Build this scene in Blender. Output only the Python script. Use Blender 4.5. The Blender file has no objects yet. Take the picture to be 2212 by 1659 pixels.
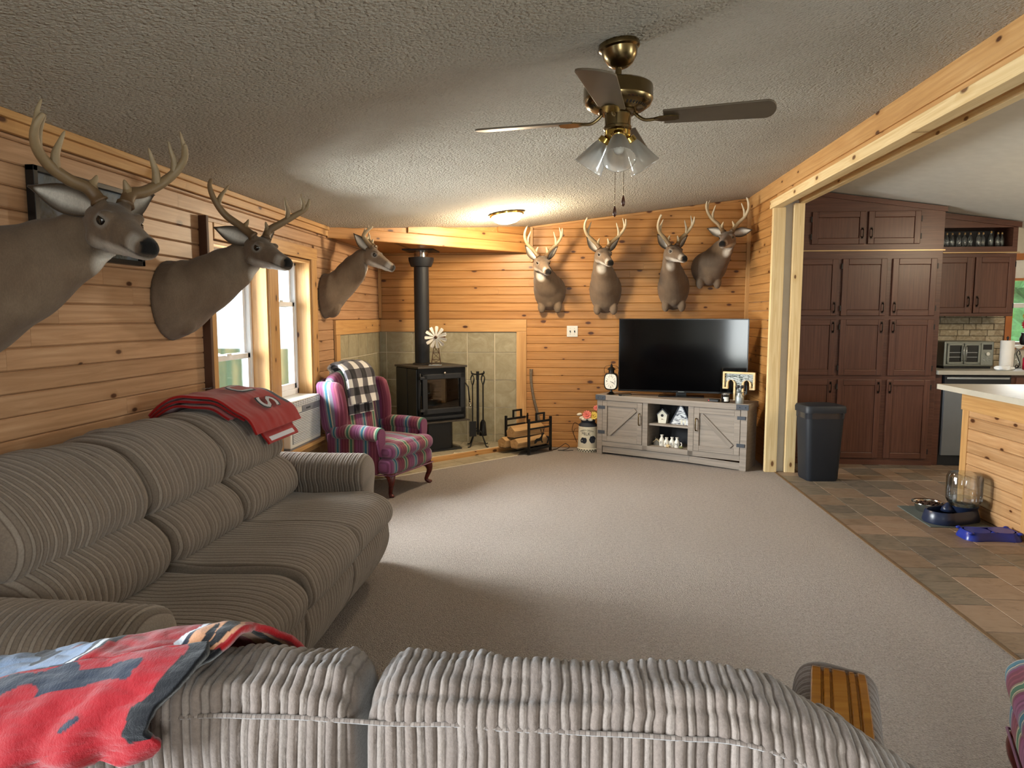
import bpy, bmesh, math, random
from mathutils import Vector, Matrix, noise as mn
random.seed(7)
R = math.radians
sc = bpy.context.scene
C = sc.collection

# ------------------------------------------------------------------ camera, world, daylight, exposure
def make_camera():
    f, pitch, yaw = 1500.0, R(5.58), R(4.95)
    F = Vector((-math.sin(yaw)*math.cos(pitch), math.cos(yaw)*math.cos(pitch), -math.sin(pitch)))
    X = Vector((math.cos(yaw), math.sin(yaw), 0)); U = X.cross(F)
    cd = bpy.data.cameras.new('camera'); cd.sensor_width = 36; cd.lens = f/2212*36
    cd.clip_start = .05; cd.clip_end = 300
    o = bpy.data.objects.new('camera', cd); C.objects.link(o)
    o.matrix_world = Matrix(((X.x, U.x, -F.x, 0), (X.y, U.y, -F.y, 0), (X.z, U.z, -F.z, 1.42), (0, 0, 0, 1)))
    sc.camera = o
make_camera()
w = bpy.data.worlds.new('overcast_sky'); sc.world = w; w.use_nodes = True
bg = w.node_tree.nodes['Background']; bg.inputs[0].default_value = (.74, .92, 1.0, 1); bg.inputs[1].default_value = 2.2
sc.view_settings.view_transform = 'Standard'; sc.view_settings.look = 'None'
sc.view_settings.exposure = 0.84; sc.view_settings.gamma = 1.0; sc.view_settings.use_curve_mapping = False
sc.cycles.use_denoising = True
sc.cycles.max_bounces = 10; sc.cycles.diffuse_bounces = 5; sc.cycles.transparent_max_bounces = 16
sc.cycles.sample_clamp_indirect = 6.0; sc.cycles.caustics_reflective = False; sc.cycles.caustics_refractive = False

def area(name, loc, rot, sx, sy, power, col, portal=False):
    l = bpy.data.lights.new(name, 'AREA'); l.shape = 'RECTANGLE'; l.size = sx; l.size_y = sy
    l.energy = power; l.color = col
    if portal: l.cycles.is_portal = True
    o = bpy.data.objects.new(name, l); C.objects.link(o); o.location = loc; o.rotation_euler = rot
    return o
def point(name, loc, power, col, rad=.06):
    l = bpy.data.lights.new(name, 'POINT'); l.energy = power; l.color = col; l.shadow_soft_size = rad
    o = bpy.data.objects.new(name, l); C.objects.link(o); o.location = loc
    return o
DAY = (1.0, .975, .94)
# daylight entering through the windows (area lights outside the glass); the right-hand one is added
area('daylight_left_window', (-3.5, 4.1, 1.45), (0, R(-86), 0), 1.7, 1.5, 430, DAY)
area('daylight_left_window_narrow', (-3.5, 5.2, 1.6), (0, R(-84), 0), 1.6, 1.1, 240, DAY)
area('daylight_left_near_window', (-3.4, -.45, 1.35), (0, R(-92), 0), 1.7, 1.7, 720, (.92, .96, 1.0))
area('daylight_rear_door', (.45, -3.3, 1.35), (R(90), 0, 0), 1.2, 1.9, 120, (1.0, .96, .91))
area('fill_right_added_window', (7.1, 1.3, 1.45), (0, R(90), 0), 1.5, 2.0, 95, (1.0, .97, .92))  # added fill through an invented opening, lifts carpet and ceiling on the right
area('daylight_kitchen_window', (5.1, 8.9, 2.6), (R(-60), 0, 0), 1.6, 1.2, 200, DAY)

# ------------------------------------------------------------------ mesh helpers
def hexc(h):
    h = h.lstrip('#'); v = [int(h[i:i+2], 16)/255 for i in (0, 2, 4)]
    return tuple((c/12.92 if c <= .04045 else ((c+.055)/1.055)**2.4) for c in v) + (1,)

class MB:
    """collects boxes, tubes, lathes, grids; build() links them as ONE mesh object"""
    def __init__(s): s.v = []; s.f = []; s.a = {}
    def add(s, vs, fs):
        o = len(s.v); s.v += [tuple(p) for p in vs]; s.f += [tuple(i+o for i in f) for f in fs]; return s
    def box(s, x0, x1, y0, y1, z0, z1):
        return s.add([(x0,y0,z0),(x1,y0,z0),(x1,y1,z0),(x0,y1,z0),(x0,y0,z1),(x1,y0,z1),(x1,y1,z1),(x0,y1,z1)],
                     [(0,3,2,1),(4,5,6,7),(0,1,5,4),(1,2,6,5),(2,3,7,6),(3,0,4,7)])
    def prism(s, pts, axis, a, b):
        """extrude a 2D outline (list of (p,q)) along axis from a to b; x:(y,z) y:(x,z) z:(x,y)"""
        def m(p, t): return {'x': (t, p[0], p[1]), 'y': (p[0], t, p[1]), 'z': (p[0], p[1], t)}[axis]
        n = len(pts)
        return s.add([m(p, a) for p in pts]+[m(p, b) for p in pts],
                     [tuple(range(n)), tuple(range(2*n-1, n-1, -1))]+[(i, i+n, (i+1) % n+n, (i+1) % n) for i in range(n)])
    def tube(s, pts, rad, n=8, cap=True):
        pts = [Vector(p) for p in pts]
        rad = rad if isinstance(rad, (list, tuple)) else [rad]*len(pts)
        vs = []; fs = []; up = None
        for i, p in enumerate(pts):
            t = (pts[min(i+1, len(pts)-1)]-pts[max(i-1, 0)]).normalized()
            if up is None: up = Vector((0, 0, 1)) if abs(t.z) < .9 else Vector((1, 0, 0))
            side = t.cross(up).normalized(); up = side.cross(t).normalized()
            for k in range(n):
                a = 2*math.pi*k/n; vs.append(p+rad[i]*(side*math.cos(a)+up*math.sin(a)))
        for i in range(len(pts)-1):
            for k in range(n): fs.append((i*n+k, i*n+(k+1) % n, (i+1)*n+(k+1) % n, (i+1)*n+k))
        if cap: fs += [tuple(range(n-1, -1, -1)), tuple(range((len(pts)-1)*n, len(pts)*n))]
        return s.add(vs, fs)
    def lathe(s, prof, n=24, c=(0, 0, 0), closed=False):
        """prof: (r,z) list revolved about vertical axis through c"""
        vs = []; fs = []; m = len(prof)
        for r, z in prof:
            for k in range(n):
                a = 2*math.pi*k/n; vs.append((c[0]+r*math.cos(a), c[1]+r*math.sin(a), c[2]+z))
        for i in range(m-1+(1 if closed else 0)):
            for k in range(n): fs.append((i*n+k, i*n+(k+1) % n, ((i+1) % m)*n+(k+1) % n, ((i+1) % m)*n+k))
        if not closed: fs += [tuple(range(n-1, -1, -1)), tuple(range((m-1)*n, m*n))]
        return s.add(vs, fs)
    def ell(s, c, r, nu=16, nv=10, M=None):
        vs = []; fs = []
        for j in range(nv+1):
            th = math.pi*j/nv
            for k in range(nu):
                a = 2*math.pi*k/nu
                p = Vector((r[0]*math.sin(th)*math.cos(a), r[1]*math.sin(th)*math.sin(a), r[2]*math.cos(th)))
                if M: p = M @ p
                vs.append(Vector(c)+p)
        for j in range(nv):
            for k in range(nu): fs.append((j*nu+k, (j+1)*nu+k, (j+1)*nu+(k+1) % nu, j*nu+(k+1) % nu))
        return s.add(vs, fs)
    def grid(s, fn, nu, nv, wrap=False):
        vs = [fn(i/(nu-(0 if wrap else 1)), j/(nv-1)) for j in range(nv) for i in range(nu)]
        fs = []
        for j in range(nv-1):
            for i in range(nu if wrap else nu-1):
                k = (i+1) % nu; fs.append((j*nu+i, j*nu+k, (j+1)*nu+k, (j+1)*nu+i))
        return s.add(vs, fs)
    def xf(s, M, start=0):
        s.v[start:] = [tuple(M @ Vector(p)) for p in s.v[start:]]; return s
    def mesh(s, name):
        me = bpy.data.meshes.new(name); me.from_pydata(s.v, [], s.f); me.validate(); me.update()
        return me
    def build(s, name, mat, parent=None, smooth=None, bevel=0, seg=2, loc=None, fix=True):
        me = s.mesh(name)
        if fix:
            bm = bmesh.new(); bm.from_mesh(me); bmesh.ops.recalc_face_normals(bm, faces=bm.faces); bm.to_mesh(me); bm.free()
        for an, vals in s.a.items():
            at = me.attributes.new(an, 'FLOAT', 'POINT'); at.data.foreach_set('value', vals)
        return link(name, me, mat, parent, smooth, bevel, seg, loc)

def link(name, me, mat, parent=None, smooth=None, bevel=0, seg=2, loc=None, rot=None):
    if mat is not None and not me.materials: me.materials.append(MATS[mat] if isinstance(mat, str) else mat)
    o = bpy.data.objects.new(name, me); C.objects.link(o)
    if parent is not None: o.parent = parent
    if loc is not None: o.location = loc
    if rot is not None: o.rotation_euler = rot
    if smooth is not None:
        if smooth is True: me.polygons.foreach_set('use_smooth', [True]*len(me.polygons))
        else: smooth_angle(me, smooth)
    if bevel:
        b = o.modifiers.new('bevel', 'BEVEL'); b.width = bevel; b.segments = seg; b.limit_method = 'ANGLE'; b.angle_limit = R(35)
    return o
def smooth_angle(me, ang):
    me.polygons.foreach_set('use_smooth', [True]*len(me.polygons))
    bm = bmesh.new(); bm.from_mesh(me)
    for e in bm.edges:
        if len(e.link_faces) == 2 and e.calc_face_angle(0) > R(ang): e.smooth = False
    bm.to_mesh(me); bm.free()

def tag(o, label=None, cat=None, group=None, kind=None):
    if label: o['label'] = label
    if cat: o['category'] = cat
    if group: o['group'] = group
    if kind: o['kind'] = kind
    return o
def thing(name, label, cat, loc=(0, 0, 0), rotz=0, group=None):
    o = bpy.data.objects.new(name, None); C.objects.link(o); o.location = loc; o.rotation_euler = (0, 0, rotz)
    o.empty_display_size = .1
    return tag(o, label, cat, group)
def struct(o, label=None): return tag(o, label, kind='structure')
def copy_tree(o, parent=None):
    c = o.copy(); C.objects.link(c); c.parent = parent
    for ch in list(o.children): copy_tree(ch, c)
    return c
def bezier(pts, n=8):
    """Catmull-Rom through points"""
    P = [Vector(p) for p in pts]; out = []
    for i in range(len(P)-1):
        a = P[max(i-1, 0)]; b = P[i]; c = P[i+1]; d = P[min(i+2, len(P)-1)]
        for k in range(n):
            t = k/n
            out.append(.5*((2*b)+(c-a)*t+(2*a-5*b+4*c-d)*t*t+(-a+3*b-3*c+d)*t**3))
    out.append(P[-1]); return out
def interp(xs, ys, x):
    if x <= xs[0]: return ys[0]
    for i in range(len(xs)-1):
        if x <= xs[i+1]:
            t = (x-xs[i])/(xs[i+1]-xs[i]); return ys[i]+(ys[i+1]-ys[i])*t
    return ys[-1]
def text_geo(body, size, cuts=0):
    cu = bpy.data.curves.new('lettering', 'FONT'); cu.body = body; cu.size = size; cu.align_x = 'CENTER'; cu.align_y = 'CENTER'
    cu.resolution_u = 3
    o = bpy.data.objects.new('lettering', cu); C.objects.link(o)
    dg = bpy.context.evaluated_depsgraph_get(); me = bpy.data.meshes.new_from_object(o.evaluated_get(dg))
    bm = bmesh.new(); bm.from_mesh(me); bmesh.ops.triangulate(bm, faces=bm.faces)
    if cuts: bmesh.ops.subdivide_edges(bm, edges=bm.edges, cuts=cuts, use_grid_fill=True)
    vs = [(v.co.x, v.co.y) for v in bm.verts]; bm.verts.index_update()
    fs = [tuple(v.index for v in f.verts) for f in bm.faces]
    bm.free(); C.objects.unlink(o); bpy.data.objects.remove(o); bpy.data.curves.remove(cu); bpy.data.meshes.remove(me)
    return vs, fs
def nz(*p): return mn.noise(Vector(p))

# ------------------------------------------------------------------ material helpers
MATS = {}
class NT:
    def __init__(s, name):
        s.m = bpy.data.materials.new(name); s.m.use_nodes = True; s.t = s.m.node_tree
        s.b = s.t.nodes['Principled BSDF']; s.out = s.t.nodes['Material Output']; MATS[name] = s.m
    def n(s, ty, ins=None, **kw):
        nd = s.t.nodes.new('ShaderNode'+ty)
        for k, v in kw.items(): setattr(nd, k, v)
        for k, v in (ins or {}).items(): s.set(nd.inputs[k], v)
        return nd
    def set(s, sock, v):
        if isinstance(v, bpy.types.NodeSocket): s.t.links.new(v, sock)
        else: sock.default_value = v
    def coord(s, k='Object'): return s.n('TexCoord').outputs[k]
    def mapping(s, vec, scale=(1, 1, 1), loc=(0, 0, 0), rot=(0, 0, 0)):
        return s.n('Mapping', {'Vector': vec, 'Scale': scale, 'Location': loc, 'Rotation': rot}).outputs[0]
    def noise(s, vec, scale, detail=3, rough=.55, dist=0, out=0):
        return s.n('TexNoise', {'Vector': vec, 'Scale': scale, 'Detail': detail, 'Roughness': rough, 'Distortion': dist}).outputs[out]
    def voro(s, vec, scale, out='Distance', feat='F1', rnd=1.0):
        return s.n('TexVoronoi', {'Vector': vec, 'Scale': scale, 'Randomness': rnd}, feature=feat).outputs[out]
    def ramp(s, fac, stops, interp='LINEAR'):
        nd = s.n('ValToRGB', {'Fac': fac}); cr = nd.color_ramp; cr.interpolation = interp
        while len(cr.elements) < len(stops): cr.elements.new(.5)
        for e, (p, c) in zip(cr.elements, stops): e.position = p; e.color = hexc(c) if isinstance(c, str) else (c, c, c, 1)
        return nd.outputs[0]
    def math(s, op, a, b=0.0, clamp=False):
        nd = s.n('Math', operation=op, use_clamp=clamp); s.set(nd.inputs[0], a); s.set(nd.inputs[1], b); return nd.outputs[0]
    def mix(s, fac, a, b, mode='MIX'):
        nd = s.n('Mix', data_type='RGBA', blend_type=mode); s.set(nd.inputs[0], fac)
        s.set(nd.inputs[6], hexc(a) if isinstance(a, str) else a); s.set(nd.inputs[7], hexc(b) if isinstance(b, str) else b); return nd.outputs[2]
    def attr(s, name, out='Fac'): return s.n('Attribute', attribute_name=name).outputs[out]
    def rnd(s): return s.n('ObjectInfo').outputs['Random']
    def sep(s, v): return s.n('SeparateXYZ', {0: v}).outputs
    def comb(s, x=0.0, y=0.0, z=0.0): return s.n('CombineXYZ', {0: x, 1: y, 2: z}).outputs[0]
    def bump(s, h, strength=.3, dist=.01):
        s.set(s.b.inputs['Normal'], s.n('Bump', {'Height': h, 'Strength': strength, 'Distance': dist}).outputs[0])
    def done(s, col=None, rough=None, metal=None, spec=None, **kw):
        if col is not None: s.set(s.b.inputs['Base Color'], hexc(col) if isinstance(col, str) else col)
        if rough is not None: s.set(s.b.inputs['Roughness'], rough)
        if metal is not None: s.set(s.b.inputs['Metallic'], metal)
        if spec is not None: s.set(s.b.inputs['Specular IOR Level'], spec)
        for k, v in kw.items(): s.set(s.b.inputs[k.replace('_', ' ')], v)
        return s.m
def plain(name, col, rough=.5, metal=0, spec=.5, var=.06, bumpy=0, bscale=200):
    t = NT(name); v = t.coord(); n1 = t.noise(v, 12, 3)
    c = hexc(col); lo = tuple(max(0, x*(1-var*2)) for x in c[:3])+(1,); hi = tuple(min(1, x*(1+var)) for x in c[:3])+(1,)
    if bumpy: t.bump(t.noise(v, bscale, 2), bumpy, .002)
    return t.done(t.mix(n1, lo, hi), rough, metal, spec)
# ------------------------------------------------------------------ materials (all procedural)
def wood(name, base, dark, light, knot='#4a2812', gscale=1.0, rough=.42, knots=True, vary=.35, coat=.0):
    """plank wood: grain along local X, random offset per plank"""
    t = NT(name); r = t.rnd(); v = t.coord()
    off = t.comb(t.math('MULTIPLY', r, 37.0), t.math('MULTIPLY', r, 91.0), t.math('MULTIPLY', r, 53.0))
    p = t.n('VectorMath', {0: v, 1: off}, operation='ADD').outputs[0]
    warp = t.noise(t.mapping(p, (1.2, 4, 4)), 1.0*gscale, 2)
    g = t.noise(t.mapping(p, (1.6, 34, 34)), 1.0*gscale, 5, .6, 1.2)
    rings = t.n('TexWave', {'Vector': t.mapping(p, (.25, 5.5, 5.5)), 'Scale': 1.6*gscale, 'Distortion': 7.0, 'Detail': 2.0, 'Detail Scale': .7}, wave_type='BANDS', bands_direction='Z').outputs['Fac']
    c = t.ramp(g, [(.20, dark), (.50, base), (.80, light)])
    c = t.mix(t.math('MULTIPLY', t.math('POWER', rings, 3.0), .30), c, dark)
    c = t.mix(t.math('MULTIPLY', warp, .30), c, light)
    # plank to plank tone
    tone = t.ramp(r, [(0, .55), (.5, .85), (1, 1.0)])
    c = t.mix(vary, c, tone, 'MULTIPLY')
    if knots:
        ps = t.sep(p); kv = t.comb(t.math('MULTIPLY', ps[0], 4.2), t.math('MULTIPLY', ps[2], 8.5))
        d = t.n('TexVoronoi', {'Vector': kv, 'Scale': 1.0}, voronoi_dimensions='2D').outputs['Distance']; cells = t.n('TexVoronoi', {'Vector': kv, 'Scale': 1.0}, voronoi_dimensions='2D').outputs['Color']
        cs = t.sep(cells)
        keep = t.math('GREATER_THAN', cs[0], .70)
        size = t.math('ADD', t.math('MULTIPLY', cs[1], .12), .055)
        k = t.math('SUBTRACT', 1.0, t.math('DIVIDE', d, size), True)
        k = t.math('MULTIPLY', t.math('MULTIPLY', k, 2.2, True), keep)
        halo = t.math('MULTIPLY', t.math('SUBTRACT', 1.0, t.math('DIVIDE', d, t.math('MULTIPLY', size, 3.0)), True), keep)
        c = t.mix(t.math('MULTIPLY', halo, .55), c, dark)
        c = t.mix(k, c, knot)
    t.bump(g, .08, .004)
    return t.done(c, rough, None, .4)
wood('pine', '#b27e46', '#91602e', '#c5975f')
wood('pine_left', '#b38a66', '#916844', '#c9a481')
wood('pine_trim', '#c0925a', '#a0703e', '#d4ab76', vary=.2)
wood('pine_raw', '#dcc08d', '#c09a60', '#ead3a6', knot='#6a4726', vary=.15, rough=.6)
wood('pine_island', '#bd9164', '#9a6c40', '#d2ab80', vary=.4)
wood('oak_cabinet', '#573528', '#3c2218', '#6a4637', knots=False, rough=.36, vary=.15, gscale=1.3)
wood('barn_wood', '#857b71', '#675e56', '#978d82', knots=False, rough=.6, vary=.1)
wood('arm_wood', '#9a6420', '#7d4a12', '#b07c30', knots=False, rough=.16, vary=0)
wood('cherry', '#4d1a15', '#3a100e', '#622820', knots=False, rough=.25, vary=0)
wood('log_wood', '#b48f60', '#8f6b41', '#cfae80', knots=False, rough=.8)
wood('axe_wood', '#6b5f52', '#51473c', '#80725f', knots=False, rough=.7)
plain('bark', '#5f5348', .95, bumpy=.8, bscale=60, var=.4)
plain('dark_edge', '#4a2a14', .6); plain('strip_brown', '#6b5237', .7)

def ceiling():
    t = NT('ceiling_popcorn'); v = t.coord()
    h = t.noise(v, 48, 4, .7); h2 = t.voro(v, 75)
    t.bump(t.math('SUBTRACT', h, t.math('MULTIPLY', h2, .5)), 1.0, .03)
    t.done(t.ramp(t.noise(v, 1.1, 3), [(.3, '#c6c0b3'), (.7, '#d2cdc1')]), .95, None, .1)
ceiling()
plain('ceiling_smooth', '#d5d2c8', .9, bumpy=.2, bscale=90)
plain('wall_paint', '#cfc8ba', .85)
def carpet():
    t = NT('carpet'); v = t.coord()
    a = t.noise(v, 120, 4, .75); b = t.noise(v, 42, 3, .6); lay = t.noise(t.mapping(v, (1, .45, 1)), 2.2, 3, .5, .6)
    f = t.voro(v, 170)
    c = t.ramp(a, [(.33, '#6d5f55'), (.47, '#b5a79d'), (.63, '#ddd1c7')])
    c = t.mix(.35, c, t.ramp(b, [(.35, '#94867b'), (.65, '#cbbeb4')]))
    c = t.mix(t.math('MULTIPLY', t.ramp(lay, [(.38, 0.0), (.62, 1.0)]), .22), c, '#c9bcb0')
    t.bump(t.math('ADD', t.math('MULTIPLY', a, 1.0), t.math('MULTIPLY', f, -.8)), 1.0, .025)
    t.done(c, 1.0, None, .05, Sheen_Weight=.25)
carpet()
def tile(name, a, b, cc, scale=7, rough=.45):
    t = NT(name); r = t.rnd(); off = t.comb(t.math('MULTIPLY', r, 31.0), t.math('MULTIPLY', r, 17.0), t.math('MULTIPLY', r, 57.0))
    p = t.n('VectorMath', {0: t.coord(), 1: off}, operation='ADD').outputs[0]
    n1 = t.noise(p, scale, 6, .65, 1.5); n2 = t.noise(p, scale*.35, 2)
    c = t.ramp(n1, [(.30, a), (.5, b), (.72, cc)])
    c = t.mix(t.math('MULTIPLY', n2, .35), c, a)
    c = t.mix(.35, c, t.ramp(r, [(0, .62), (1, 1.0)]), 'MULTIPLY')
    t.bump(n1, .12, .004); t.done(c, rough)
tile('wall_tile', '#8d8468', '#9f967b', '#b3ab92')
tile('hearth_tile', '#8f8570', '#a1977f', '#b5ab95')
plain('grout', '#ddd3bd', .9)
plain('grout_dark', '#5c5148', .9)
def vinyl():
    t = NT('vinyl_tile'); r = t.rnd(); off = t.comb(t.math('MULTIPLY', r, 31.0), t.math('MULTIPLY', r, 17.0), t.math('MULTIPLY', r, 57.0))
    p = t.n('VectorMath', {0: t.coord(), 1: off}, operation='ADD').outputs[0]
    n1 = t.noise(t.mapping(p, (1.0, 2.2, 1)), 6, 6, .65, 1.6)
    base = t.ramp(r, [(0, '#74614f'), (.25, '#8a7360'), (.5, '#635c50'), (.68, '#927b66'), (.85, '#57524a')], 'CONSTANT')
    c = t.mix(t.ramp(n1, [(.35, 0.0), (.7, .55)]), base, '#a08d7a')
    c = t.mix(t.ramp(n1, [(.25, .5), (.45, 0.0)]), c, '#4f463c')
    t.bump(n1, .08, .003); t.done(c, .42, None, .4)
vinyl()

def cord(name, wide, narrow, groove, period=.030):
    """corduroy: alternating wide and narrow wales of pile on a darker ground weave; coordinate in the mesh attribute 'wale'"""
    t = NT(name); a = t.attr('wale'); v = t.coord()
    q = t.math('DIVIDE', a, period); fl = t.math('FLOOR', q); fr = t.math('FRACT', q)
    nar = t.math('GREATER_THAN', fr, .58)
    idx = t.math('ADD', t.math('MULTIPLY', fl, 2.0), nar)
    wn = t.n('TexWhiteNoise', {'W': idx}, noise_dimensions='1D').outputs[0]
    c = t.mix(nar, wide, narrow)
    c = t.mix(.5, c, t.ramp(wn, [(0, .62), (1, 1.0)]), 'MULTIPLY')
    g0 = t.math('SUBTRACT', 1.0, t.math('DIVIDE', t.math('MINIMUM', fr, t.math('SUBTRACT', 1.0, fr)), .075), True)
    g1 = t.math('SUBTRACT', 1.0, t.math('DIVIDE', t.math('ABSOLUTE', t.math('SUBTRACT', fr, .58)), .075), True)
    c = t.mix(t.math('MULTIPLY', t.math('MAXIMUM', g0, g1), .85), c, groove)
    fuzz = t.noise(v, 150, 4, .75)
    c = t.mix(.6, c, t.ramp(fuzz, [(.3, .5), (.7, 1.0)]), 'MULTIPLY')
    patch = t.noise(v, 3.0, 2)
    c = t.mix(t.math('MULTIPLY', patch, .2), c, groove)
    t.bump(fuzz, .5, .003)
    t.done(c, .95, None, .08, Sheen_Weight=.3)
cord('corduroy', '#85776a', '#9d9083', '#5a4c40')
cord('corduroy_rose', '#796c64', '#897d75', '#473c36')
plain('dust_cover', '#2b2622', .9)

def stripes():
    t = NT('striped_upholstery'); a = t.math('FRACT', t.math('DIVIDE', t.attr('stripe'), .30)); v = t.coord()
    cr = '#c2b49c'
    c = t.ramp(a, [(0, '#7f466a'), (.03, '#6b3656'), (.06, '#8b5277'), (.10, '#703b5c'), (.14, '#834a6f'), (.19, '#75707c'), (.235, cr), (.25, '#2f6a80'), (.32, '#2a5a6d'), (.335, cr), (.35, '#6c6a78'), (.39, '#74345a'), (.44, '#6c2a40'), (.50, '#843f50'), (.53, '#6a2a3e'), (.60, '#7d3b4d'), (.64, '#6a2a3e'), (.69, '#807662'), (.72, cr), (.735, '#3f6b55'), (.81, '#37584a'), (.825, cr), (.84, '#807662'), (.88, '#6f3050'), (.94, '#84446b')], 'CONSTANT')
    n1 = t.noise(v, 260, 3, .7)
    c = t.mix(.4, c, t.ramp(n1, [(.3, .55), (.7, 1.0)]), 'MULTIPLY')
    t.bump(n1, .25, .002); t.done(c, .8, None, .25, Sheen_Weight=.2)
stripes()
def plaid():
    t = NT('buffalo_plaid'); uv = t.sep(t.coord('UV')); v = t.coord()
    a = t.math('GREATER_THAN', t.math('FRACT', t.math('DIVIDE', uv[0], .15)), .5)
    b = t.math('GREATER_THAN', t.math('FRACT', t.math('DIVIDE', uv[1], .15)), .5)
    s = t.math('ADD', a, b)
    c = t.ramp(t.math('DIVIDE', s, 2.0), [(0, '#dcd8d2'), (.4, '#5d5a5e'), (.9, '#1f1e22')], 'CONSTANT')
    n1 = t.noise(v, 200, 3, .7); c = t.mix(.35, c, t.ramp(n1, [(.3, .6), (.7, 1.0)]), 'MULTIPLY')
    t.bump(n1, .4, .003); t.done(c, .95, None, .05, Sheen_Weight=.3)
plaid()
def fleece():
    t = NT('fleece_print'); c = t.attr('col', 'Color'); v = t.coord(); n1 = t.noise(v, 180, 4, .75)
    c = t.mix(.35, c, t.ramp(n1, [(.3, .6), (.7, 1.0)]), 'MULTIPLY')
    t.bump(n1, .5, .004); t.done(c, .95, None, .05, Sheen_Weight=.3)
fleece()
def fur():
    t = NT('deer_hide'); c = t.attr('col', 'Color'); v = t.coord(); n1 = t.noise(t.mapping(v, (1, 1, .35)), 240, 3, .7); n2 = t.noise(t.mapping(v, (1, 1, .5)), 22, 3, .6); c = t.mix(.35, c, t.ramp(n2, [(.3, .45), (.7, 1.0)]), 'MULTIPLY')
    c = t.mix(.45, c, t.ramp(n1, [(.3, .55), (.7, 1.0)]), 'MULTIPLY')
    t.bump(n1, .35, .004); t.done(c, .85, None, .2, Sheen_Weight=.15)
fur()
def antler():
    t = NT('antler'); v = t.coord(); n1 = t.noise(v, 30, 4); base = t.attr('along')
    c = t.ramp(base, [(0, '#5a4229'), (.25, '#8d7756'), (.6, '#c2b190'), (1, '#ded3ba')])
    c = t.mix(t.math('MULTIPLY', n1, .5), c, '#5b462f'); t.bump(n1, .5, .004); t.done(c, .5)
antler()
plain('deer_eye', '#0b0705', .05, 0, .9, 0)
plain('ear_inner', '#a99c90', .9)
plain('black_iron', '#17181a', .45, .3, .5, .1, .15, 300)
plain('stove_black', '#16181c', .5, .1, .5, .12, .1, 300)
plain('stove_top', '#3c362f', .55, .2, .5, .2)
plain('pipe_black', '#212327', .55, .1, .4, .1)
plain('steel', '#b9bcbe', .25, 1, .5, .03)
plain('chrome', '#d6d6d4', .1, 1, .5, .02)
plain('antique_brass', '#7d6b4a', .24, 1, .5, .1)
plain('bright_brass', '#c9a85a', .18, 1, .5, .05)
plain('fan_blade', '#5b4e3c', .45, 0, .5, .15)
plain('pull_wood', '#4a2413', .35)
plain('white_vinyl', '#e6e8ea', .4, 0, .5, .03)
plain('white_plastic', '#dcdcd6', .4)
plain('white_paint', '#dcdad2', .6, bumpy=.15, bscale=60)
plain('grey_plastic', '#7b7f86', .4)
plain('dark_plastic', '#15161a', .4)
plain('bin_plastic', '#1b1f26', .5, 0, .4, .08, .2, 400)
plain('bag_film', '#23262c', .15, 0, .6)
plain('tv_bezel', '#0a0a0c', .25)
plain('tv_glass', '#030304', .09, 0, .34, 0)
plain('handle_bronze', '#2a201a', .35, .7)
plain('hinge_black', '#1c1614', .5, .3)
plain('bracket_grey', '#3c4047', .5, .4)
plain('laminate', '#aca79c', .45, 0, .4, .08)
plain('laminate_edge', '#bdb6a6', .5)
plain('gold_strip', '#b89a6c', .35, .3)
plain('dishwasher_steel', '#74777b', .4, .25)
plain('drywall', '#c9c6bd', .9)
plain('galvanised', '#9da2a2', .4, .6)
plain('bottle_white', '#dedbd2', .4)
plain('ink', '#1b1a1a', .7)
plain('ink_blue', '#1c2331', .7)
plain('letter_grey', '#b9bcc4', .9)
plain('birdhouse_white', '#d9d5c4', .6)
plain('roof_grey', '#55575b', .7)
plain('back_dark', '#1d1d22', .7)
plain('candle_glass', '#0e0d0c', .12)
plain('paper_label', '#e9e6de', .7)
plain('petal_pink', '#dd7d72', .8); plain('petal_yellow', '#dcc05a', .8); plain('petal_white', '#e4dccb', .8)
plain('petal_red', '#b0203a', .7); plain('petal_gold', '#b98f3a', .8); plain('leaf_green', '#52663a', .7)
plain('rust_iron', '#4e3423', .6, .4)
plain('blue_bowl', '#1c2f8e', .28); plain('navy_plastic', '#1d2740', .3)
plain('kibble', '#3b2213', .9); plain('mat_grey', '#59605c', .7)
plain('paper_towel', '#e2ded8', .9); plain('tissue', '#eceef0', .9)
plain('red_plastic', '#b01a3a', .2)
plain('oven_metal', '#8d9089', .35, .6); plain('oven_glass', '#0c0b0a', .1)
plain('oak_trim', '#b5713a', .45)
plain('blind', '#e8e8e2', .8)
plain('starfish', '#c9b38a', .8); plain('moss', '#6d6f42', .9); plain('stone_house', '#6d675d', .9)
plain('lamp_black', '#0c0d0e', .25, .2)
plain('clock_face', '#e6e3d8', .5)
plain('frame_black', '#0e0d0d', .4)
plain('cord_black', '#141313', .5)
plain('white_cord', '#d8d6d0', .5)
plain('stud_red', '#7a0f10', .4)
plain('ground_grass', '#5f7a4a', .95, var=.3); plain('foliage', '#5f8f4e', .9, var=.5); plain('trunk', '#4b3a2c', .9)
plain('siding', '#bcd4dc', .7)
tile('stone', '#8f8069', '#b5a88f', '#d6ccb6', 14, .8)
def glass(name, col=(1, 1, 1, 1), tr=.85, rough=.02, gl=.08):
    """thin pane: mostly clear, a little gloss (same for every ray)"""
    t = NT(name); a = t.n('BsdfTransparent', {'Color': col}); b = t.n('BsdfGlossy', {'Color': (1, 1, 1, 1), 'Roughness': rough})
    fr = t.n('Fresnel', {'IOR': 1.45}).outputs[0]
    f = t.math('ADD', t.math('MULTIPLY', fr, .8), gl)
    mx = t.n('MixShader', {0: f, 1: a.outputs[0], 2: b.outputs[0]}); t.t.links.new(mx.outputs[0], t.out.inputs[0])
glass('window_glass', (.95, .985, 1, 1), gl=.02)
glass('clear_glass', (.86, .9, .9, 1), gl=.08)
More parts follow.
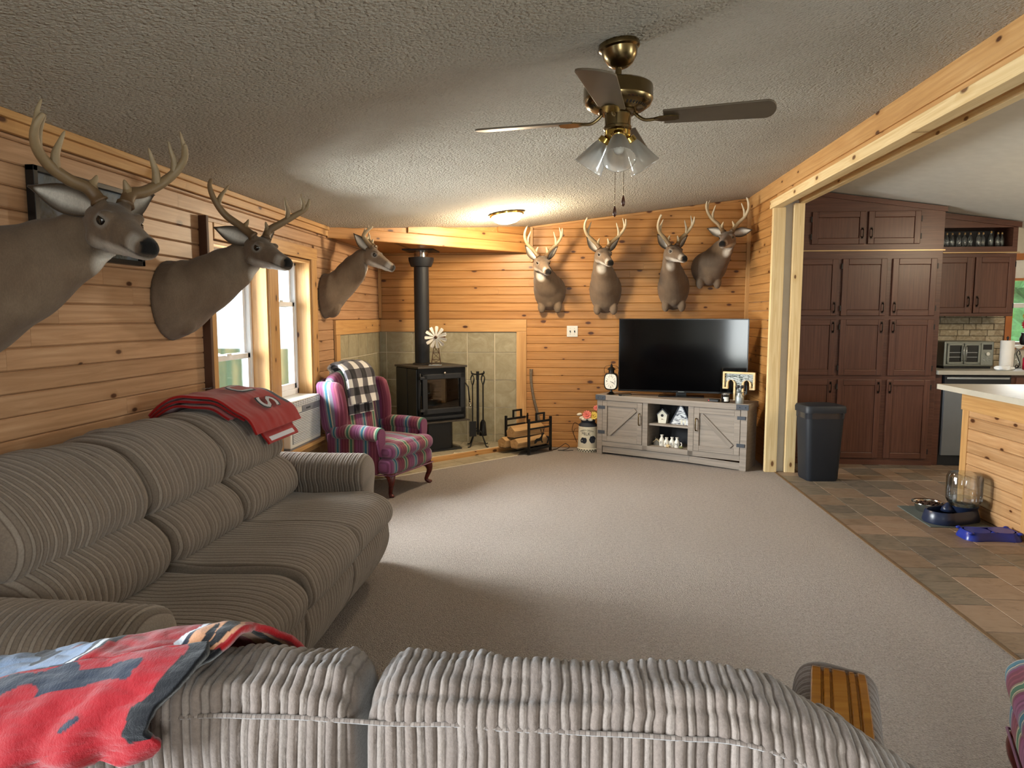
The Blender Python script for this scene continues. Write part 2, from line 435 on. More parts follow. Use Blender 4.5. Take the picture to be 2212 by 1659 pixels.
glass('water_jug', (.80, .85, .88, 1), gl=.12)
glass('smoked_glass', (.35, .33, .31, 1), gl=.05)
def frosted():
    t = NT('frosted_glass'); a = t.n('BsdfTransparent', {'Color': (.9, .9, .88, 1)}); d = t.n('BsdfTranslucent', {'Color': (.8, .8, .78, 1)})
    g = t.n('BsdfGlossy', {'Color': (1, 1, 1, 1), 'Roughness': .12}); m1 = t.n('MixShader', {0: .55, 1: a.outputs[0], 2: d.outputs[0]})
    m2 = t.n('MixShader', {0: .18, 1: m1.outputs[0], 2: g.outputs[0]}); t.t.links.new(m2.outputs[0], t.out.inputs[0])
frosted()
def emit(name, col, st):
    t = NT(name); t.done(col, .4, Emission_Color=hexc(col), Emission_Strength=st)
emit('lamp_glow', '#fff3dc', 14.0)
emit('standby_red', '#ff2a1a', 2.0)
def art():
    t = NT('print_art'); v = t.coord(); n1 = t.noise(v, 5, 4, .6, 1.0)
    t.done(t.ramp(n1, [(.30, '#7d7262'), (.42, '#b5ad9f'), (.55, '#d6d8e0'), (.75, '#bcc2d0')]), .25)
art()
def crackle(name, a, b, sx, sy):
    """weathered horizontal board print"""
    t = NT(name); v = t.coord(); n1 = t.noise(t.mapping(v, (sx, sx, sy)), 1.0, 4, .7, 1.0)
    t.done(t.ramp(n1, [(.44, a), (.5, b)]), .7)
crackle('weathered_print', '#2f3547', '#d9dcde', 14, 90)
crackle('galvanised_print', '#56645f', '#dfe6e6', 30, 75)
# ------------------------------------------------------------------ the room shell
XL, XR, YB, YR, XK = -2.10, 1.82, 7.46, -2.10, 5.90       # left wall, marriage line, back wall, rear wall, kitchen right wall
def zc(x): return 2.17+.1176*(x+2.1)                       # living room ceiling
ZRIDGE = zc(1.90)
def zk(x): return ZRIDGE-.135*(x-1.90)                     # kitchen ceiling
T = .016
ROW = .0866

def wall_mesh(us, zs, holes, mapf):
    """wall slab from a grid of cells with holes left open; mapf(u0,u1,z0,z1,mb)"""
    mb = MB()
    us = sorted(set(us+[h[i] for h in holes for i in (0, 1)])); zs = sorted(set(zs+[h[i] for h in holes for i in (2, 3)]))
    for a, b in zip(us, us[1:]):
        for c, d in zip(zs, zs[1:]):
            um, zm = (a+b)/2, (c+d)/2
            if any(h[0] < um < h[1] and h[2] < zm < h[3] for h in holes): continue
            mapf(a, b, c, d, mb)
    return mb

WIN1 = (3.93, 4.66, .44, 1.86); WIN2 = (4.80, 5.45, .44, 1.86); WIN0 = (-1.1, .2, .55, 1.95)
mb = wall_mesh([YR, YB], [0, 2.25], [WIN1, WIN2, WIN0], lambda a, b, c, d, m: m.box(XL-.16, XL-T, a, b, c, d))
wall_left = struct(mb.build('wall_left', 'pine_left'))
WINK = (4.42, 5.45, 1.12, 1.98)
mb = wall_mesh([XL-.16, 1.82], [0, 2.70], [], lambda a, b, c, d, m: m.box(a, b, YB+T, YB+.16, c, d))
wall_back = struct(mb.build('wall_back', 'pine'))
mb = wall_mesh([1.82, XK], [0, 2.70], [WINK], lambda a, b, c, d, m: m.box(a, b, YB, YB+.16, c, d))
struct(mb.build('wall_kitchen', 'wall_paint'))
DOORR = (-.12, .82, .05, 2.05)
mb = wall_mesh([XL-.16, XK], [0, 2.70], [DOORR], lambda a, b, c, d, m: m.box(a, b, YR-.14, YR, c, d))
struct(mb.build('wall_rear', 'wall_paint'))
WINR_ADDED = (.3, 2.3, .85, 2.0)  # unseen opening added in the right wall to let extra light in
mb = wall_mesh([YR-.14, YB+.16], [0, 2.4], [WINR_ADDED], lambda a, b, c, d, m: m.box(XK, XK+.14, a, b, c, d))
struct(mb.build('wall_right', 'wall_paint'))
w5 = bpy.data.objects.new('window_5', None); C.objects.link(w5); struct(w5, 'unseen window added to brighten the dining area')
m = MB(); m.box(XK+.04, XK+.09, .3, .36, .85, 2.0); m.box(XK+.04, XK+.09, 2.24, 2.3, .85, 2.0); m.box(XK+.04, XK+.09, .3, 2.3, .85, .91); m.box(XK+.04, XK+.09, .3, 2.3, 1.94, 2.0); m.box(XK+.04, XK+.09, 1.27, 1.33, .85, 2.0); m.build('window_frame', 'white_vinyl', w5)
MB().box(XK+.063, XK+.067, .36, 2.24, .91, 1.94).build('pane', 'window_glass', w5)
# partition stub between living room and kitchen
wall_stub = struct(MB().box(XR+T, 2.02, 6.47, YB, 0, 2.62).build('wall_partition', 'drywall'))
# ceilings
def slab(x0, x1, z0, z1, mat, name):
    return struct(MB().add([(x0, YR-.14, z0), (x1, YR-.14, z1), (x1, YB+.16, z1), (x0, YB+.16, z0), (x0, YR-.14, z0+.1), (x1, YR-.14, z1+.1), (x1, YB+.16, z1+.1), (x0, YB+.16, z0+.1)],
                    [(0, 1, 2, 3), (7, 6, 5, 4), (0, 4, 5, 1), (1, 5, 6, 2), (2, 6, 7, 3), (3, 7, 4, 0)]).build(name, mat))
slab(XL-.16, 1.93, zc(XL-.16), zc(1.93), 'ceiling_popcorn', 'ceiling')
slab(1.93, XK+.14, zk(1.93), zk(XK+.14), 'ceiling_smooth', 'ceiling_kitchen')
# floors
floor = struct(MB().box(XL-.16, 1.855, YR-.14, YB+.16, -.06, 0).build('floor', 'carpet'))
floor_k = struct(MB().box(1.855, XK+.14, YR-.14, YB+.16, -.06, -.003).build('floor_kitchen', 'grout_dark'))
struct(MB().box(1.848, 1.868, YR, 6.47, -.004, .004).build('trim_1', 'strip_brown', bevel=.002), 'brown strip between carpet and tile floor')

# ---- boards
_plank = {}
def plank_mesh(L, h, mat, t=T, ch=.0055):
    k = (round(L, 3), round(h, 4), mat, t)
    if k not in _plank:
        g = .0009
        pr = [(0, g), (0, h-g), (-t+ch, h-g), (-t, h-g-ch), (-t, g+ch), (-t+ch, g)]
        m = MB().prism([(a, b) for a, b in pr], 'x', .0005, L-.0005); me = m.mesh('plank')
        bm = bmesh.new(); bm.from_mesh(me); bmesh.ops.recalc_face_normals(bm, faces=bm.faces); bm.to_mesh(me); bm.free()
        me.materials.append(MATS[mat]); _plank[k] = me
    return _plank[k]
def plank(parent, loc, rz, L, h, mat):
    return link('plank', plank_mesh(L, h, mat), mat, parent, loc=loc, rot=(0, 0, rz))
def span_rows(parent, u0, u1, z0, ztop, holes, place, mat, minl=.6, seed=1, row=ROW):
    rg = random.Random(seed); z = z0
    while z < ztop(u0 if ztop(u0) > ztop(u1) else u1)-.005:
        h = min(row, max(ztop(u0), ztop(u1))-z); zm = z+h/2
        a0, a1 = u0, u1
        # sloped ceiling: shorten the rows that run into it
        if ztop(u0) < zm:
            lo, hi = u0, u1
            for _ in range(30):
                m = (lo+hi)/2
                if ztop(m) < zm: lo = m
                else: hi = m
            a0 = hi
        segs = [(a0, a1)]
        for hu0, hu1, hz0, hz1 in holes:
            if hz0 < zm < hz1:
                ns = []
                for a, b in segs:
                    if hu1 <= a or hu0 >= b: ns.append((a, b)); continue
                    if hu0 > a: ns.append((a, hu0))
                    if hu1 < b: ns.append((hu1, b))
                segs = ns
        for a, b in segs:
            p = a
            while p < b-.01:
                L = rg.uniform(1.3, 2.9)
                if b-(p+L) < minl: L = b-p
                place(parent, p, L, z, h, mat); p += L
        z += h

# left wall boards (run along Y, face +X)
TILE_L = (5.985, YB, 0, 1.36)
cas = .075
holes_l = [(3.81, 5.57, .30, 1.96), TILE_L, (-1.2, .3, .45, 2.05)]
span_rows(wall_left, -.4, YB-.005, 0.0, lambda u: 2.10, holes_l,
          lambda par, p, L, z, h, m: plank(par, (XL-T, p, z), R(90), L, h, m), 'pine_left', seed=3)
# back wall boards
TILE_B = (XL, -.49, 0, 1.385)
span_rows(wall_back, XL+.002, XR-.002, 0.0, lambda u: zc(u)-.01, [TILE_B],
          lambda par, p, L, z, h, m: plank(par, (p, YB+T, z), 0, L, h, m), 'pine', seed=5)
# partition boards (face -X)
span_rows(wall_stub, 6.47, YB-.02, 0.0, lambda u: 2.58, [],
          lambda par, p, L, z, h, m: plank(par, (XR+T, p+L, z), R(-90), L, h, m), 'pine', seed=9, minl=1.5)
# trims
def trim(n, mb, mat='pine_trim', label=None, bevel=.003, rot=None): return struct(mb.build('trim_%d' % n, mat, bevel=bevel), label)
def board(n, p0, p1, w, t, up, mat='pine_trim', label=None):
    """board whose local X runs from p0 to p1 (so the grain follows it)"""
    p0 = Vector(p0); p1 = Vector(p1); d = (p1-p0); L = d.length; x = d.normalized(); u = Vector(up); u = (u-x*u.dot(x)).normalized(); y = u.cross(x)
    o = struct(MB().box(0, L, -t/2, t/2, -w/2, w/2).build('trim_%d' % n, mat, bevel=.003), label)
    o.matrix_world = Matrix(((x.x, y.x, u.x, p0.x), (x.y, y.y, u.y, p0.y), (x.z, y.z, u.z, p0.z), (0, 0, 0, 1)))
    return o
board(2, (XL+.011, -1.9, 2.135), (XL+.011, 5.85, 2.135), .075, .022, (0, 0, 1), label='pine cove strip along top of left wall')
board(3, (XL+.028, -1.9, 2.158), (XL+.028, 5.83, 2.158), .03, .03, (0, 0, 1))
board(4, (XL+.015, YB-.012, 1.40), (XL+.015, YB-.012, 2.08), .03, .025, (1, 0, 0), label='corner strip beside stove pipe')
board(5, (XR-.013, YB-.010, .0), (XR-.013, YB-.010, 2.62), .045, .02, (1, 0, 0), label='corner strip at right end of back wall')
board(6, (-.43, YB-.006, zc(-.43)-.012), (XR-.02, YB-.006, zc(XR)-.017), .022, .014, (0, 0, 1))
# header beam over the opening: boards along Y
board(7, (XR-.012, -2.0, 2.565), (XR-.012, YB-.02, 2.565), .13, .024, (0, 0, 1), label='upper pine board of beam over kitchen opening')
board(8, (XR-.006, -2.0, 2.470), (XR-.006, 6.5, 2.470), .062, .012, (0, 0, 1))
board(9, (XR-.03, -2.0, 2.405), (XR-.03, 6.50, 2.405), .07, .085, (0, 0, 1), 'pine_raw', 'raw lumber edge of beam over kitchen opening')
board(10, (1.935, -2.0, 2.452), (1.935, 6.50, 2.452), .02, .16, (0, 0, 1), 'pine_trim')
board(11, (2.015, -2.0, 2.43), (2.015, 6.50, 2.43), .045, .05, (0, 0, 1), 'pine_raw')
struct(MB().box(1.86, 2.035, -2.0, 6.5, 2.46, zc(1.86)-.005).build('trim_12', 'pine_trim'), 'beam core over kitchen opening')
# framed post at the end of the partition
board(13, (1.815, 6.445, 0), (1.815, 6.445, 2.375), .105, .05, (1, 0, 0), 'pine_raw', 'raw lumber stud of doorway post, living room side')
board(14, (1.985, 6.445, 0), (1.985, 6.445, 2.41), .09, .05, (1, 0, 0), 'pine_raw', 'raw lumber stud of doorway post, kitchen side')

# ---- windows of the left wall
def sash_window(n, y0, y1, z0, z1, label, ac=False):
    root = bpy.data.objects.new('window_%d' % n, None); C.objects.link(root); struct(root, label)
    xg = XL-.135; f = .045
    fr = MB(); fr.box(xg-.03, xg+.03, y0, y0+f, z0, z1); fr.box(xg-.03, xg+.03, y1-f, y1, z0, z1)
    fr.box(xg-.03, xg+.03, y0, y1, z1-f, z1); fr.box(xg-.03, xg+.03, y0, y1, z0, z0+f)
    fr.build('window_frame', 'white_vinyl', root, bevel=.004)
    zm = (z0+z1)/2+(.16 if ac else -.02)
    for nm, za, zb, xo in (('upper_sash', zm, z1-f, -.012), ('lower_sash', z0+f, zm+.04, .012)):
        s = MB(); w_ = .035
        s.box(xg+xo-.011, xg+xo+.011, y0+f, y0+f+w_, za, zb); s.box(xg+xo-.011, xg+xo+.011, y1-f-w_, y1-f, za, zb)
        s.box(xg+xo-.011, xg+xo+.011, y0+f, y1-f, za, za+w_+.008); s.box(xg+xo-.011, xg+xo+.011, y0+f, y1-f, zb-w_, zb)
        so = s.build(nm, 'white_vinyl', root, bevel=.003)
        MB().box(xg+xo-.002, xg+xo+.002, y0+f+w_, y1-f-w_, za+w_, zb-w_).build('pane', 'window_glass', so)
    MB().box(xg+.02, xg+.036, (y0+y1)/2-.03, (y0+y1)/2+.03, zm+.035, zm+.05).build('sash_lock', 'white_plastic', root)
    return root
sash_window(1, WIN1[0], WIN1[1], WIN1[2], WIN1[3], 'white double hung window behind the corduroy sofa')
sash_window(2, WIN2[0], WIN2[1], .80, WIN2[3], 'white double hung window above the air conditioner', True)
sash_window(3, WIN0[0], WIN0[1], WIN0[2], WIN0[3], 'white double hung window behind the photographer')
# jambs and casing (pine)
def jamb(n, y, z0=WIN1[2], z1=WIN1[3], th=.02): return board(n, (XL-.055, y, z0), (XL-.055, y, z1), .13, th, (1, 0, 0))
jamb(15, WIN1[0]+.01); jamb(16, WIN1[1]-.01); jamb(17, WIN2[0]+.01); jamb(18, WIN2[1]-.01)
board(19, (XL-.055, WIN1[0], WIN1[3]-.01), (XL-.055, WIN2[1], WIN1[3]-.01), .13, .02, (1, 0, 0))
board(20, (XL-.03, WIN1[0]-.1, WIN1[2]-.012), (XL-.03, WIN2[1]+.12, WIN1[2]-.012), .25, .028, (1, 0, 0), label='pine window sill board behind the sofa')
def casing(n, y, w, z0, z1, mat='pine_trim'): return board(n, (XL+.012, y, z0), (XL+.012, y, z1), w, .024, (0, 1, 0), mat)
casing(21, WIN1[0]-.055, .09, .40, 1.96); casing(22, (WIN1[1]+WIN2[0])/2, .15, .44, 1.87); casing(23, WIN2[1]+.055, .11, .40, 1.90)
board(24, (XL+.014, WIN1[0]-.0, 1.915), (XL+.014, WIN2[1]+.12, 1.915), .095, .024, (0, 0, 1), label='pine header board over the left windows')
board(25, (XL+.02, WIN1[0]-.112, .40), (XL+.02, WIN1[0]-.112, 1.985), .026, .055, (0, 1, 0), 'dark_edge', 'dark edge strip beside the left window')
board(26, (XL+.012, WIN1[0]-.11, .385), (XL+.012, WIN2[1]+.11, .385), .08, .024, (0, 0, 1))
# rear door opening trim
board(27, (DOORR[0]-.04, YR+.01, 0), (DOORR[0]-.04, YR+.01, 2.1), .08, .02, (1, 0, 0)); board(28, (DOORR[1]+.04, YR+.01, 0), (DOORR[1]+.04, YR+.01, 2.1), .08, .02, (1, 0, 0))
d1 = bpy.data.objects.new('door_1', None); C.objects.link(d1); struct(d1, 'glazed door behind the photographer')
m = MB(); m.box(DOORR[0], DOORR[0]+.1, YR-.09, YR-.05, .05, 2.05); m.box(DOORR[1]-.1, DOORR[1], YR-.09, YR-.05, .05, 2.05); m.box(DOORR[0], DOORR[1], YR-.09, YR-.05, 1.95, 2.05); m.box(DOORR[0], DOORR[1], YR-.09, YR-.05, .05, .3)
m.build('door_frame', 'white_vinyl', d1, bevel=.004)
MB().box(DOORR[0]+.1, DOORR[1]-.1, YR-.072, YR-.068, .3, 1.95).build('pane', 'window_glass', d1)

# ---- diagonal soffit over the stove corner
SA = Vector((XL, 5.87, 0)); SB = Vector((-.47, YB, 0))
zs0, zs1 = 2.093, 2.093
m = MB(); e = .003
m.add([(XL+e, 5.87, zs0), (-.47, YB-e, zs0), (XL+e, YB-e, zs0), (XL+e, 5.87, zc(XL)-e), (-.47, YB-e, zc(-.47)-e), (XL+e, YB-e, zc(XL)-e)],
      [(0, 1, 2), (3, 5, 4), (0, 3, 4, 1), (1, 4, 5, 2), (2, 5, 3, 0)])
soff = struct(m.build('wall_soffit', 'pine'), 'pine soffit boxed across the corner above the stove')
dv = (SB-SA).normalized(); nrm = Vector((dv.y, -dv.x, 0))
for z0_, hh in ((2.085, .10), (2.186, .085), (2.272, .09)):
    # boards of the soffit face, each shortened by the rising ceiling
    xs = XL if z0_+hh < zc(XL)+.03 else XL+(z0_+hh*.6-zc(XL))/.1176
    tpar = max(0, (xs-XL)/(SB.x-SA.x)); a = SA.lerp(SB, tpar); L = (SB-a).length
    if L < .2: continue
    o = plank(soff, (0, 0, 0), 0, L, min(hh, max(.02, zc(-.5)-z0_)), 'pine')
    y = -nrm
    st = a+nrm*.002
    o.matrix_world = Matrix(((dv.x, y.x, 0, st.x), (dv.y, y.y, 0, st.y), (0, 0, 1, z0_), (0, 0, 0, 1)))
board(29, (-.435, YB-.012, 1.99), (-.435, YB-.012, zc(-.435)-.01), .028, .024, (1, 0, 0), label='vertical strip where soffit meets back wall')

# ---- tiled stove corner: wall tiles, pine surround, raised hearth
def tile_mesh(w_, h_, t_, mat, ch=.002):
    k = ('tile', round(w_, 3), round(h_, 3), mat)
    if k not in _plank:
        m = MB()
        m.add([(0, 0, 0), (w_, 0, 0), (w_, 0, h_), (0, 0, h_), (ch, -t_, ch), (w_-ch, -t_, ch), (w_-ch, -t_, h_-ch), (ch, -t_, h_-ch)],
              [(4, 5, 6, 7), (0, 1, 5, 4), (1, 2, 6, 5), (2, 3, 7, 6), (3, 0, 4, 7), (3, 2, 1, 0)])
        me = m.mesh('tile'); bm = bmesh.new(); bm.from_mesh(me); bmesh.ops.recalc_face_normals(bm, faces=bm.faces); bm.to_mesh(me); bm.free()
        me.materials.append(MATS[mat]); _plank[k] = me
    return _plank[k]
gw = .007
gb = MB().box(XL, -.595, YB-.003, YB+.015, .0, 1.25).build('grout_bed', 'grout', wall_back)
gl = MB().box(XL-.015, XL+.003, 6.10, YB, .0, 1.25).build('grout_bed', 'grout', wall_left)
ztop = 1.25; zlist = []
zt = ztop
while zt > .06: zlist.append((max(.05, zt-.2225 if zt == ztop else zt-.298), zt)); zt = zlist[-1][0]
cols = []; x = -.597
widths = [.236, .298, .298, .298, .298, .298]
for wd in widths:
    x0 = max(XL+.008, x-wd)
    if x-x0 > .02: cols.append((x0, x))
    x = x0
for (x0, x1) in cols:
    for (za, zb) in zlist:
        link('tile', tile_mesh(x1-x0-gw, zb-za-gw, .007, 'wall_tile'), 'wall_tile', wall_back, loc=(x0+gw/2, YB-.003, za+gw/2))
ycols = [(7.452-.19, 7.452), (7.262-.30, 7.262), (6.962-.30, 6.962), (6.662-.30, 6.662), (6.105, 6.362)]
for (ya, yb) in ycols:
    for (za, zb) in zlist:
        link('tile', tile_mesh(yb-ya-gw, zb-za-gw, .007, 'wall_tile'), 'wall_tile', wall_left, loc=(XL+.003, ya+gw/2, za+gw/2), rot=(0, 0, R(90)))
# pine surround
board(30, (XL+.01, YB-.012, 1.318), (-.49, YB-.012, 1.318), .132, .024, (0, 0, 1), label='pine board over the tile on the back wall')
board(31, (-.543, YB-.012, 0), (-.543, YB-.012, 1.252), .106, .024, (1, 0, 0), label='upright pine board right of the tile')
board(32, (XL+.012, 5.985, 1.318), (XL+.012, YB-.02, 1.318), .132, .024, (0, 0, 1), label='pine board over the tile on the left wall')
board(33, (XL+.012, 6.045, 0), (XL+.012, 6.045, 1.252), .105, .024, (0, 1, 0), label='upright pine board left of the tile')

# raised hearth (diagonal) with tiles and a lumber edge, tile apron in front
HA = Vector((XL+.004, 5.80, 0)); HB = Vector((-.50, YB-.004, 0)); hd = (HB-HA).normalized(); hn = Vector((hd.y, -hd.x, 0))
m = MB().prism([(XL+.004, 5.80), (-.50, YB-.004), (XL+.004, YB-.004)], 'z', 0.0, .048)
hearth = struct(m.build('floor_hearth', 'grout'), 'raised triangular stove hearth')
L = (HB-HA).length
o = MB().box(0, L-.05, -.02, .018, -.0, .052).build('hearth_edge', 'pine_trim', hearth, bevel=.003)
o.matrix_world = Matrix(((hd.x, -hn.x, 0, HA.x+hn.x*.02), (hd.y, -hn.y, 0, HA.y+hn.y*.02), (0, 0, 1, 0), (0, 0, 0, 1)))
def inside_tri(p, tri):
    s = [(tri[(i+1) % 3]-tri[i]).cross(p-tri[i]).z for i in range(3)]
    return all(q >= -1e-9 for q in s) or all(q <= 1e-9 for q in s)
def clip_poly(poly, a, n):
    """keep the side of the line through a where (p-a).n <= 0"""
    out = []
    for i in range(len(poly)):
        p, q = poly[i], poly[(i+1) % len(poly)]; dp, dq = (p-a).dot(n), (q-a).dot(n)
        if dp <= 0: out.append(p)
        if dp*dq < 0: out.append(p.lerp(q, dp/(dp-dq)))
    return out
def floor_tile(parent, poly, z0, z1, mat):
    if len(poly) < 3: return
    c = sum(poly, Vector())/len(poly)
    ar = sum((poly[i]-c).cross(poly[(i+1) % len(poly)]-c).z for i in range(len(poly)))/2
    if abs(ar) < .0015: return
    m = MB().prism([(p.x-c.x, p.y-c.y) for p in poly], 'z', z0, z1)
    return m.build('tile', mat, parent, loc=(c.x, c.y, 0), bevel=0)
ts = .305
for i in range(-1, 6):
    for j in range(-1, 7):
        x0, y0 = XL+.01+i*ts, 5.62+j*ts
        poly = [Vector((x0+.003, y0+.003, 0)), Vector((x0+ts-.003, y0+.003, 0)), Vector((x0+ts-.003, y0+ts-.003, 0)), Vector((x0+.003, y0+ts-.003, 0))]
        poly = clip_poly(poly, HA-hn*.03, hn); poly = clip_poly(poly, Vector((XL+.01, 0, 0)), Vector((-1, 0, 0))); poly = clip_poly(poly, Vector((0, YB-.01, 0)), Vector((0, 1, 0)))
        floor_tile(hearth, poly, .046, .054, 'hearth_tile')
# apron: strip .26 wide in front of the hearth edge
ap = [HA+hn*.045, HB+hn*.045-hd*.12, HB+hn*.29-hd*.44, HA+hn*.29+hd*.02]
apron = struct(MB().prism([(p.x, p.y) for p in [HA+hn*.042+hd*.02, HB+hn*.042-hd*.06, HB+hn*.30-hd*.38, HA+hn*.30+hd*.33]], 'z', -.002, .006).build('floor_apron', 'grout'), 'tile strip on the carpet in front of the hearth')
def ap_pt(s, t): return HA+hd*s+hn*t
rg = random.Random(4); s_ = .06
while s_ < L-.1:
    for t0, t1 in ((.048, .165), (.171, .292)):
        a, b = s_, min(s_+.30, L-.08)
        poly = [ap_pt(a+.003, t0), ap_pt(b-.003, t0), ap_pt(b-.003, t1), ap_pt(a+.003, t1)]
        poly = clip_poly(poly, HB+hn*.042-hd*.06, hd); poly = clip_poly(poly, Vector((XL+.02, 0, 0)), Vector((-1, 0, 0)))
        if t0 > .1: poly = clip_poly(poly, HB+hn*.30-hd*.38, hd)
        floor_tile(apron, poly, .004, .009, 'hearth_tile')
    s_ += .30

# ---- vinyl tile floor of the kitchen: pieces laid in a broken modular pattern
rg = random.Random(21); cx = 1.875; n = 0
while cx < 3.55:
    wd = rg.choice([.152, .203, .203, .254]); y = 2.3-rg.uniform(0, .3)
    while y < 6.80:
        hh = rg.choice([.152, .203, .203, .305, .305])
        if not (cx > 2.95 and y < 5.1):
            k = ('vin', wd, hh)
            if k not in _plank:
                me = MB().add([(0, 0, 0), (wd-.004, 0, 0), (wd-.004, hh-.004, 0), (0, hh-.004, 0), (.002, .002, .003), (wd-.006, .002, .003), (wd-.006, hh-.006, .003), (.002, hh-.006, .003)],
                     [(4, 5, 6, 7), (0, 1, 5, 4), (1, 2, 6, 5), (2, 3, 7, 6), (3, 0, 4, 7)]).mesh('tile'); me.materials.append(MATS['vinyl_tile']); _plank[k] = me
            link('tile', _plank[k], 'vinyl_tile', floor_k, loc=(cx, y, -.0028)); n += 1
        y += hh
    cx += wd
# outside: lawn, trees, a pale building
def outdoors():
    g = struct(MB().box(-40, 40, -40, 50, -1.2, -1.0).build('ground', 'ground_grass'))
    rg = random.Random(2)
    spots = [(-9, 7.5, 3.8, 'broad leafy tree outside, seen through the left window behind the sofa'), (-7.5, 10.5, 3.0, 'smaller leafy tree outside, seen through the window over the air conditioner'),
             (7.0, 12.5, 3.6, 'green tree outside, seen low in the kitchen window'), (9.5, 15.5, 4.6, 'taller green tree farther off behind the kitchen window')]
    for i, (x, y, h, lab) in enumerate(spots):
        t = thing('leafy_tree', lab, 'tree', (x, y, -1), rg.uniform(0, 6))
        MB().tube([(0, 0, 0), (.05, 0, h*.5)], [.16, .1]).build('trunk', 'trunk', t, smooth=True)
        m = MB()
        for k in range(11):
            a = rg.uniform(0, 6.28); rr = rg.uniform(0, h*.32); c = (rr*math.cos(a), rr*math.sin(a), h*(.3+.6*rg.random())); r = h*rg.uniform(.16, .26)
            st = len(m.v); m.ell(c, (r, r, r*.9), 14, 9)
            for q in range(st, len(m.v)):
                p = Vector(m.v[q]); d = 1+.35*nz(p.x*3, p.y*3, p.z*3+i); m.v[q] = tuple(Vector(c)+(p-Vector(c))*d)
        m.build('foliage', 'foliage', t)
outdoors()
# ------------------------------------------------------------------ corduroy sofas
PER = .030
def rib_h(w):
    fr = (w/PER) % 1.0
    if fr < .58: t = fr/.58; A = .0052
    else: t = (fr-.58)/.42; A = .0042
    return A*(1-abs(2*t-1)**3.2)
def closed_curve(pts, n):
    P = [Vector((p[0], p[1], 0)) for p in pts]; m = len(P); out = []; per = max(2, n//m)
    for i in range(m):
        a, b, c, d = P[i-1], P[i], P[(i+1) % m], P[(i+2) % m]
        for k in range(per):
            t = k/per; out.append(.5*((2*b)+(c-a)*t+(2*a-5*b+4*c-d)*t*t+(-a+3*b-3*c+d)*t**3))
    return [(p.x, p.y) for p in out]
def ribbed(name, parent, a0, a1, prof, frame, mat='corduroy', endr=.05, wob=.006, amp=1.0, n=56, seed=0, shape=None, step=.003, fold=0.0):
    """fabric body swept from a0 to a1: ribs run round the profile; frame(a,p,q)->world point"""
    P = closed_curve(prof, n); N = len(P); c = (sum(p[0] for p in P)/N, sum(p[1] for p in P)/N)
    area_ = sum(P[i][0]*P[(i+1) % N][1]-P[(i+1) % N][0]*P[i][1] for i in range(N)); sg = 1 if area_ > 0 else -1
    nr = []
    for i in range(N):
        tx, ty = P[(i+1) % N][0]-P[i-1][0], P[(i+1) % N][1]-P[i-1][1]; l = math.hypot(tx, ty) or 1; nr.append((sg*ty/l, -sg*tx/l))
    K = max(12, int((a1-a0)/step)); mb = MB(); wal = []
    for k in range(K+1):
        a = a0+(a1-a0)*k/K; d = min(a-a0, a1-a); ins = 0
        if d < endr: q = (endr-d)/endr; ins = endr*(1-math.sqrt(max(0, 1-q*q)))
        for i in range(N):
            p, q_ = P[i]
            if shape: p, q_ = shape(a, p, q_)
            dx, dy = p-c[0], q_-c[1]; l = math.hypot(dx, dy) or 1; sc_ = max(.03, 1-ins/l)
            w = a+.0035*nz(a*5+seed, i*.10, seed*3.1)+.002*nz(a*25, i*.3, seed)
            h = rib_h(w)*amp+wob*nz(a*5+seed*7, i*.16, 1.7)+fold*max(0, nz(a*16+seed, i*.05, 9.1))*.5
            x = c[0]+dx*sc_+nr[i][0]*h; y = c[1]+dy*sc_+nr[i][1]*h
            mb.v.append(tuple(frame(a, x, y))); wal.append(w)
    for k in range(K):
        for i in range(N): mb.f.append((k*N+i, k*N+(i+1) % N, (k+1)*N+(i+1) % N, (k+1)*N+i))
    mb.f.append(tuple(range(N-1, -1, -1))); mb.f.append(tuple(range(K*N, (K+1)*N)))
    mb.a['wale'] = wal
    o = mb.build(name, mat, parent, smooth=True)
    if parent is not None: o.location = -Vector(parent.location)
    return o
fy = lambda a, p, q: (p, a, q)      # swept along Y, profile in (X,Z)
fx = lambda a, p, q: (a, p, q)      # swept along X, profile in (Y,Z)

def wpart(o, root): o.location = -Vector(root.location); return o

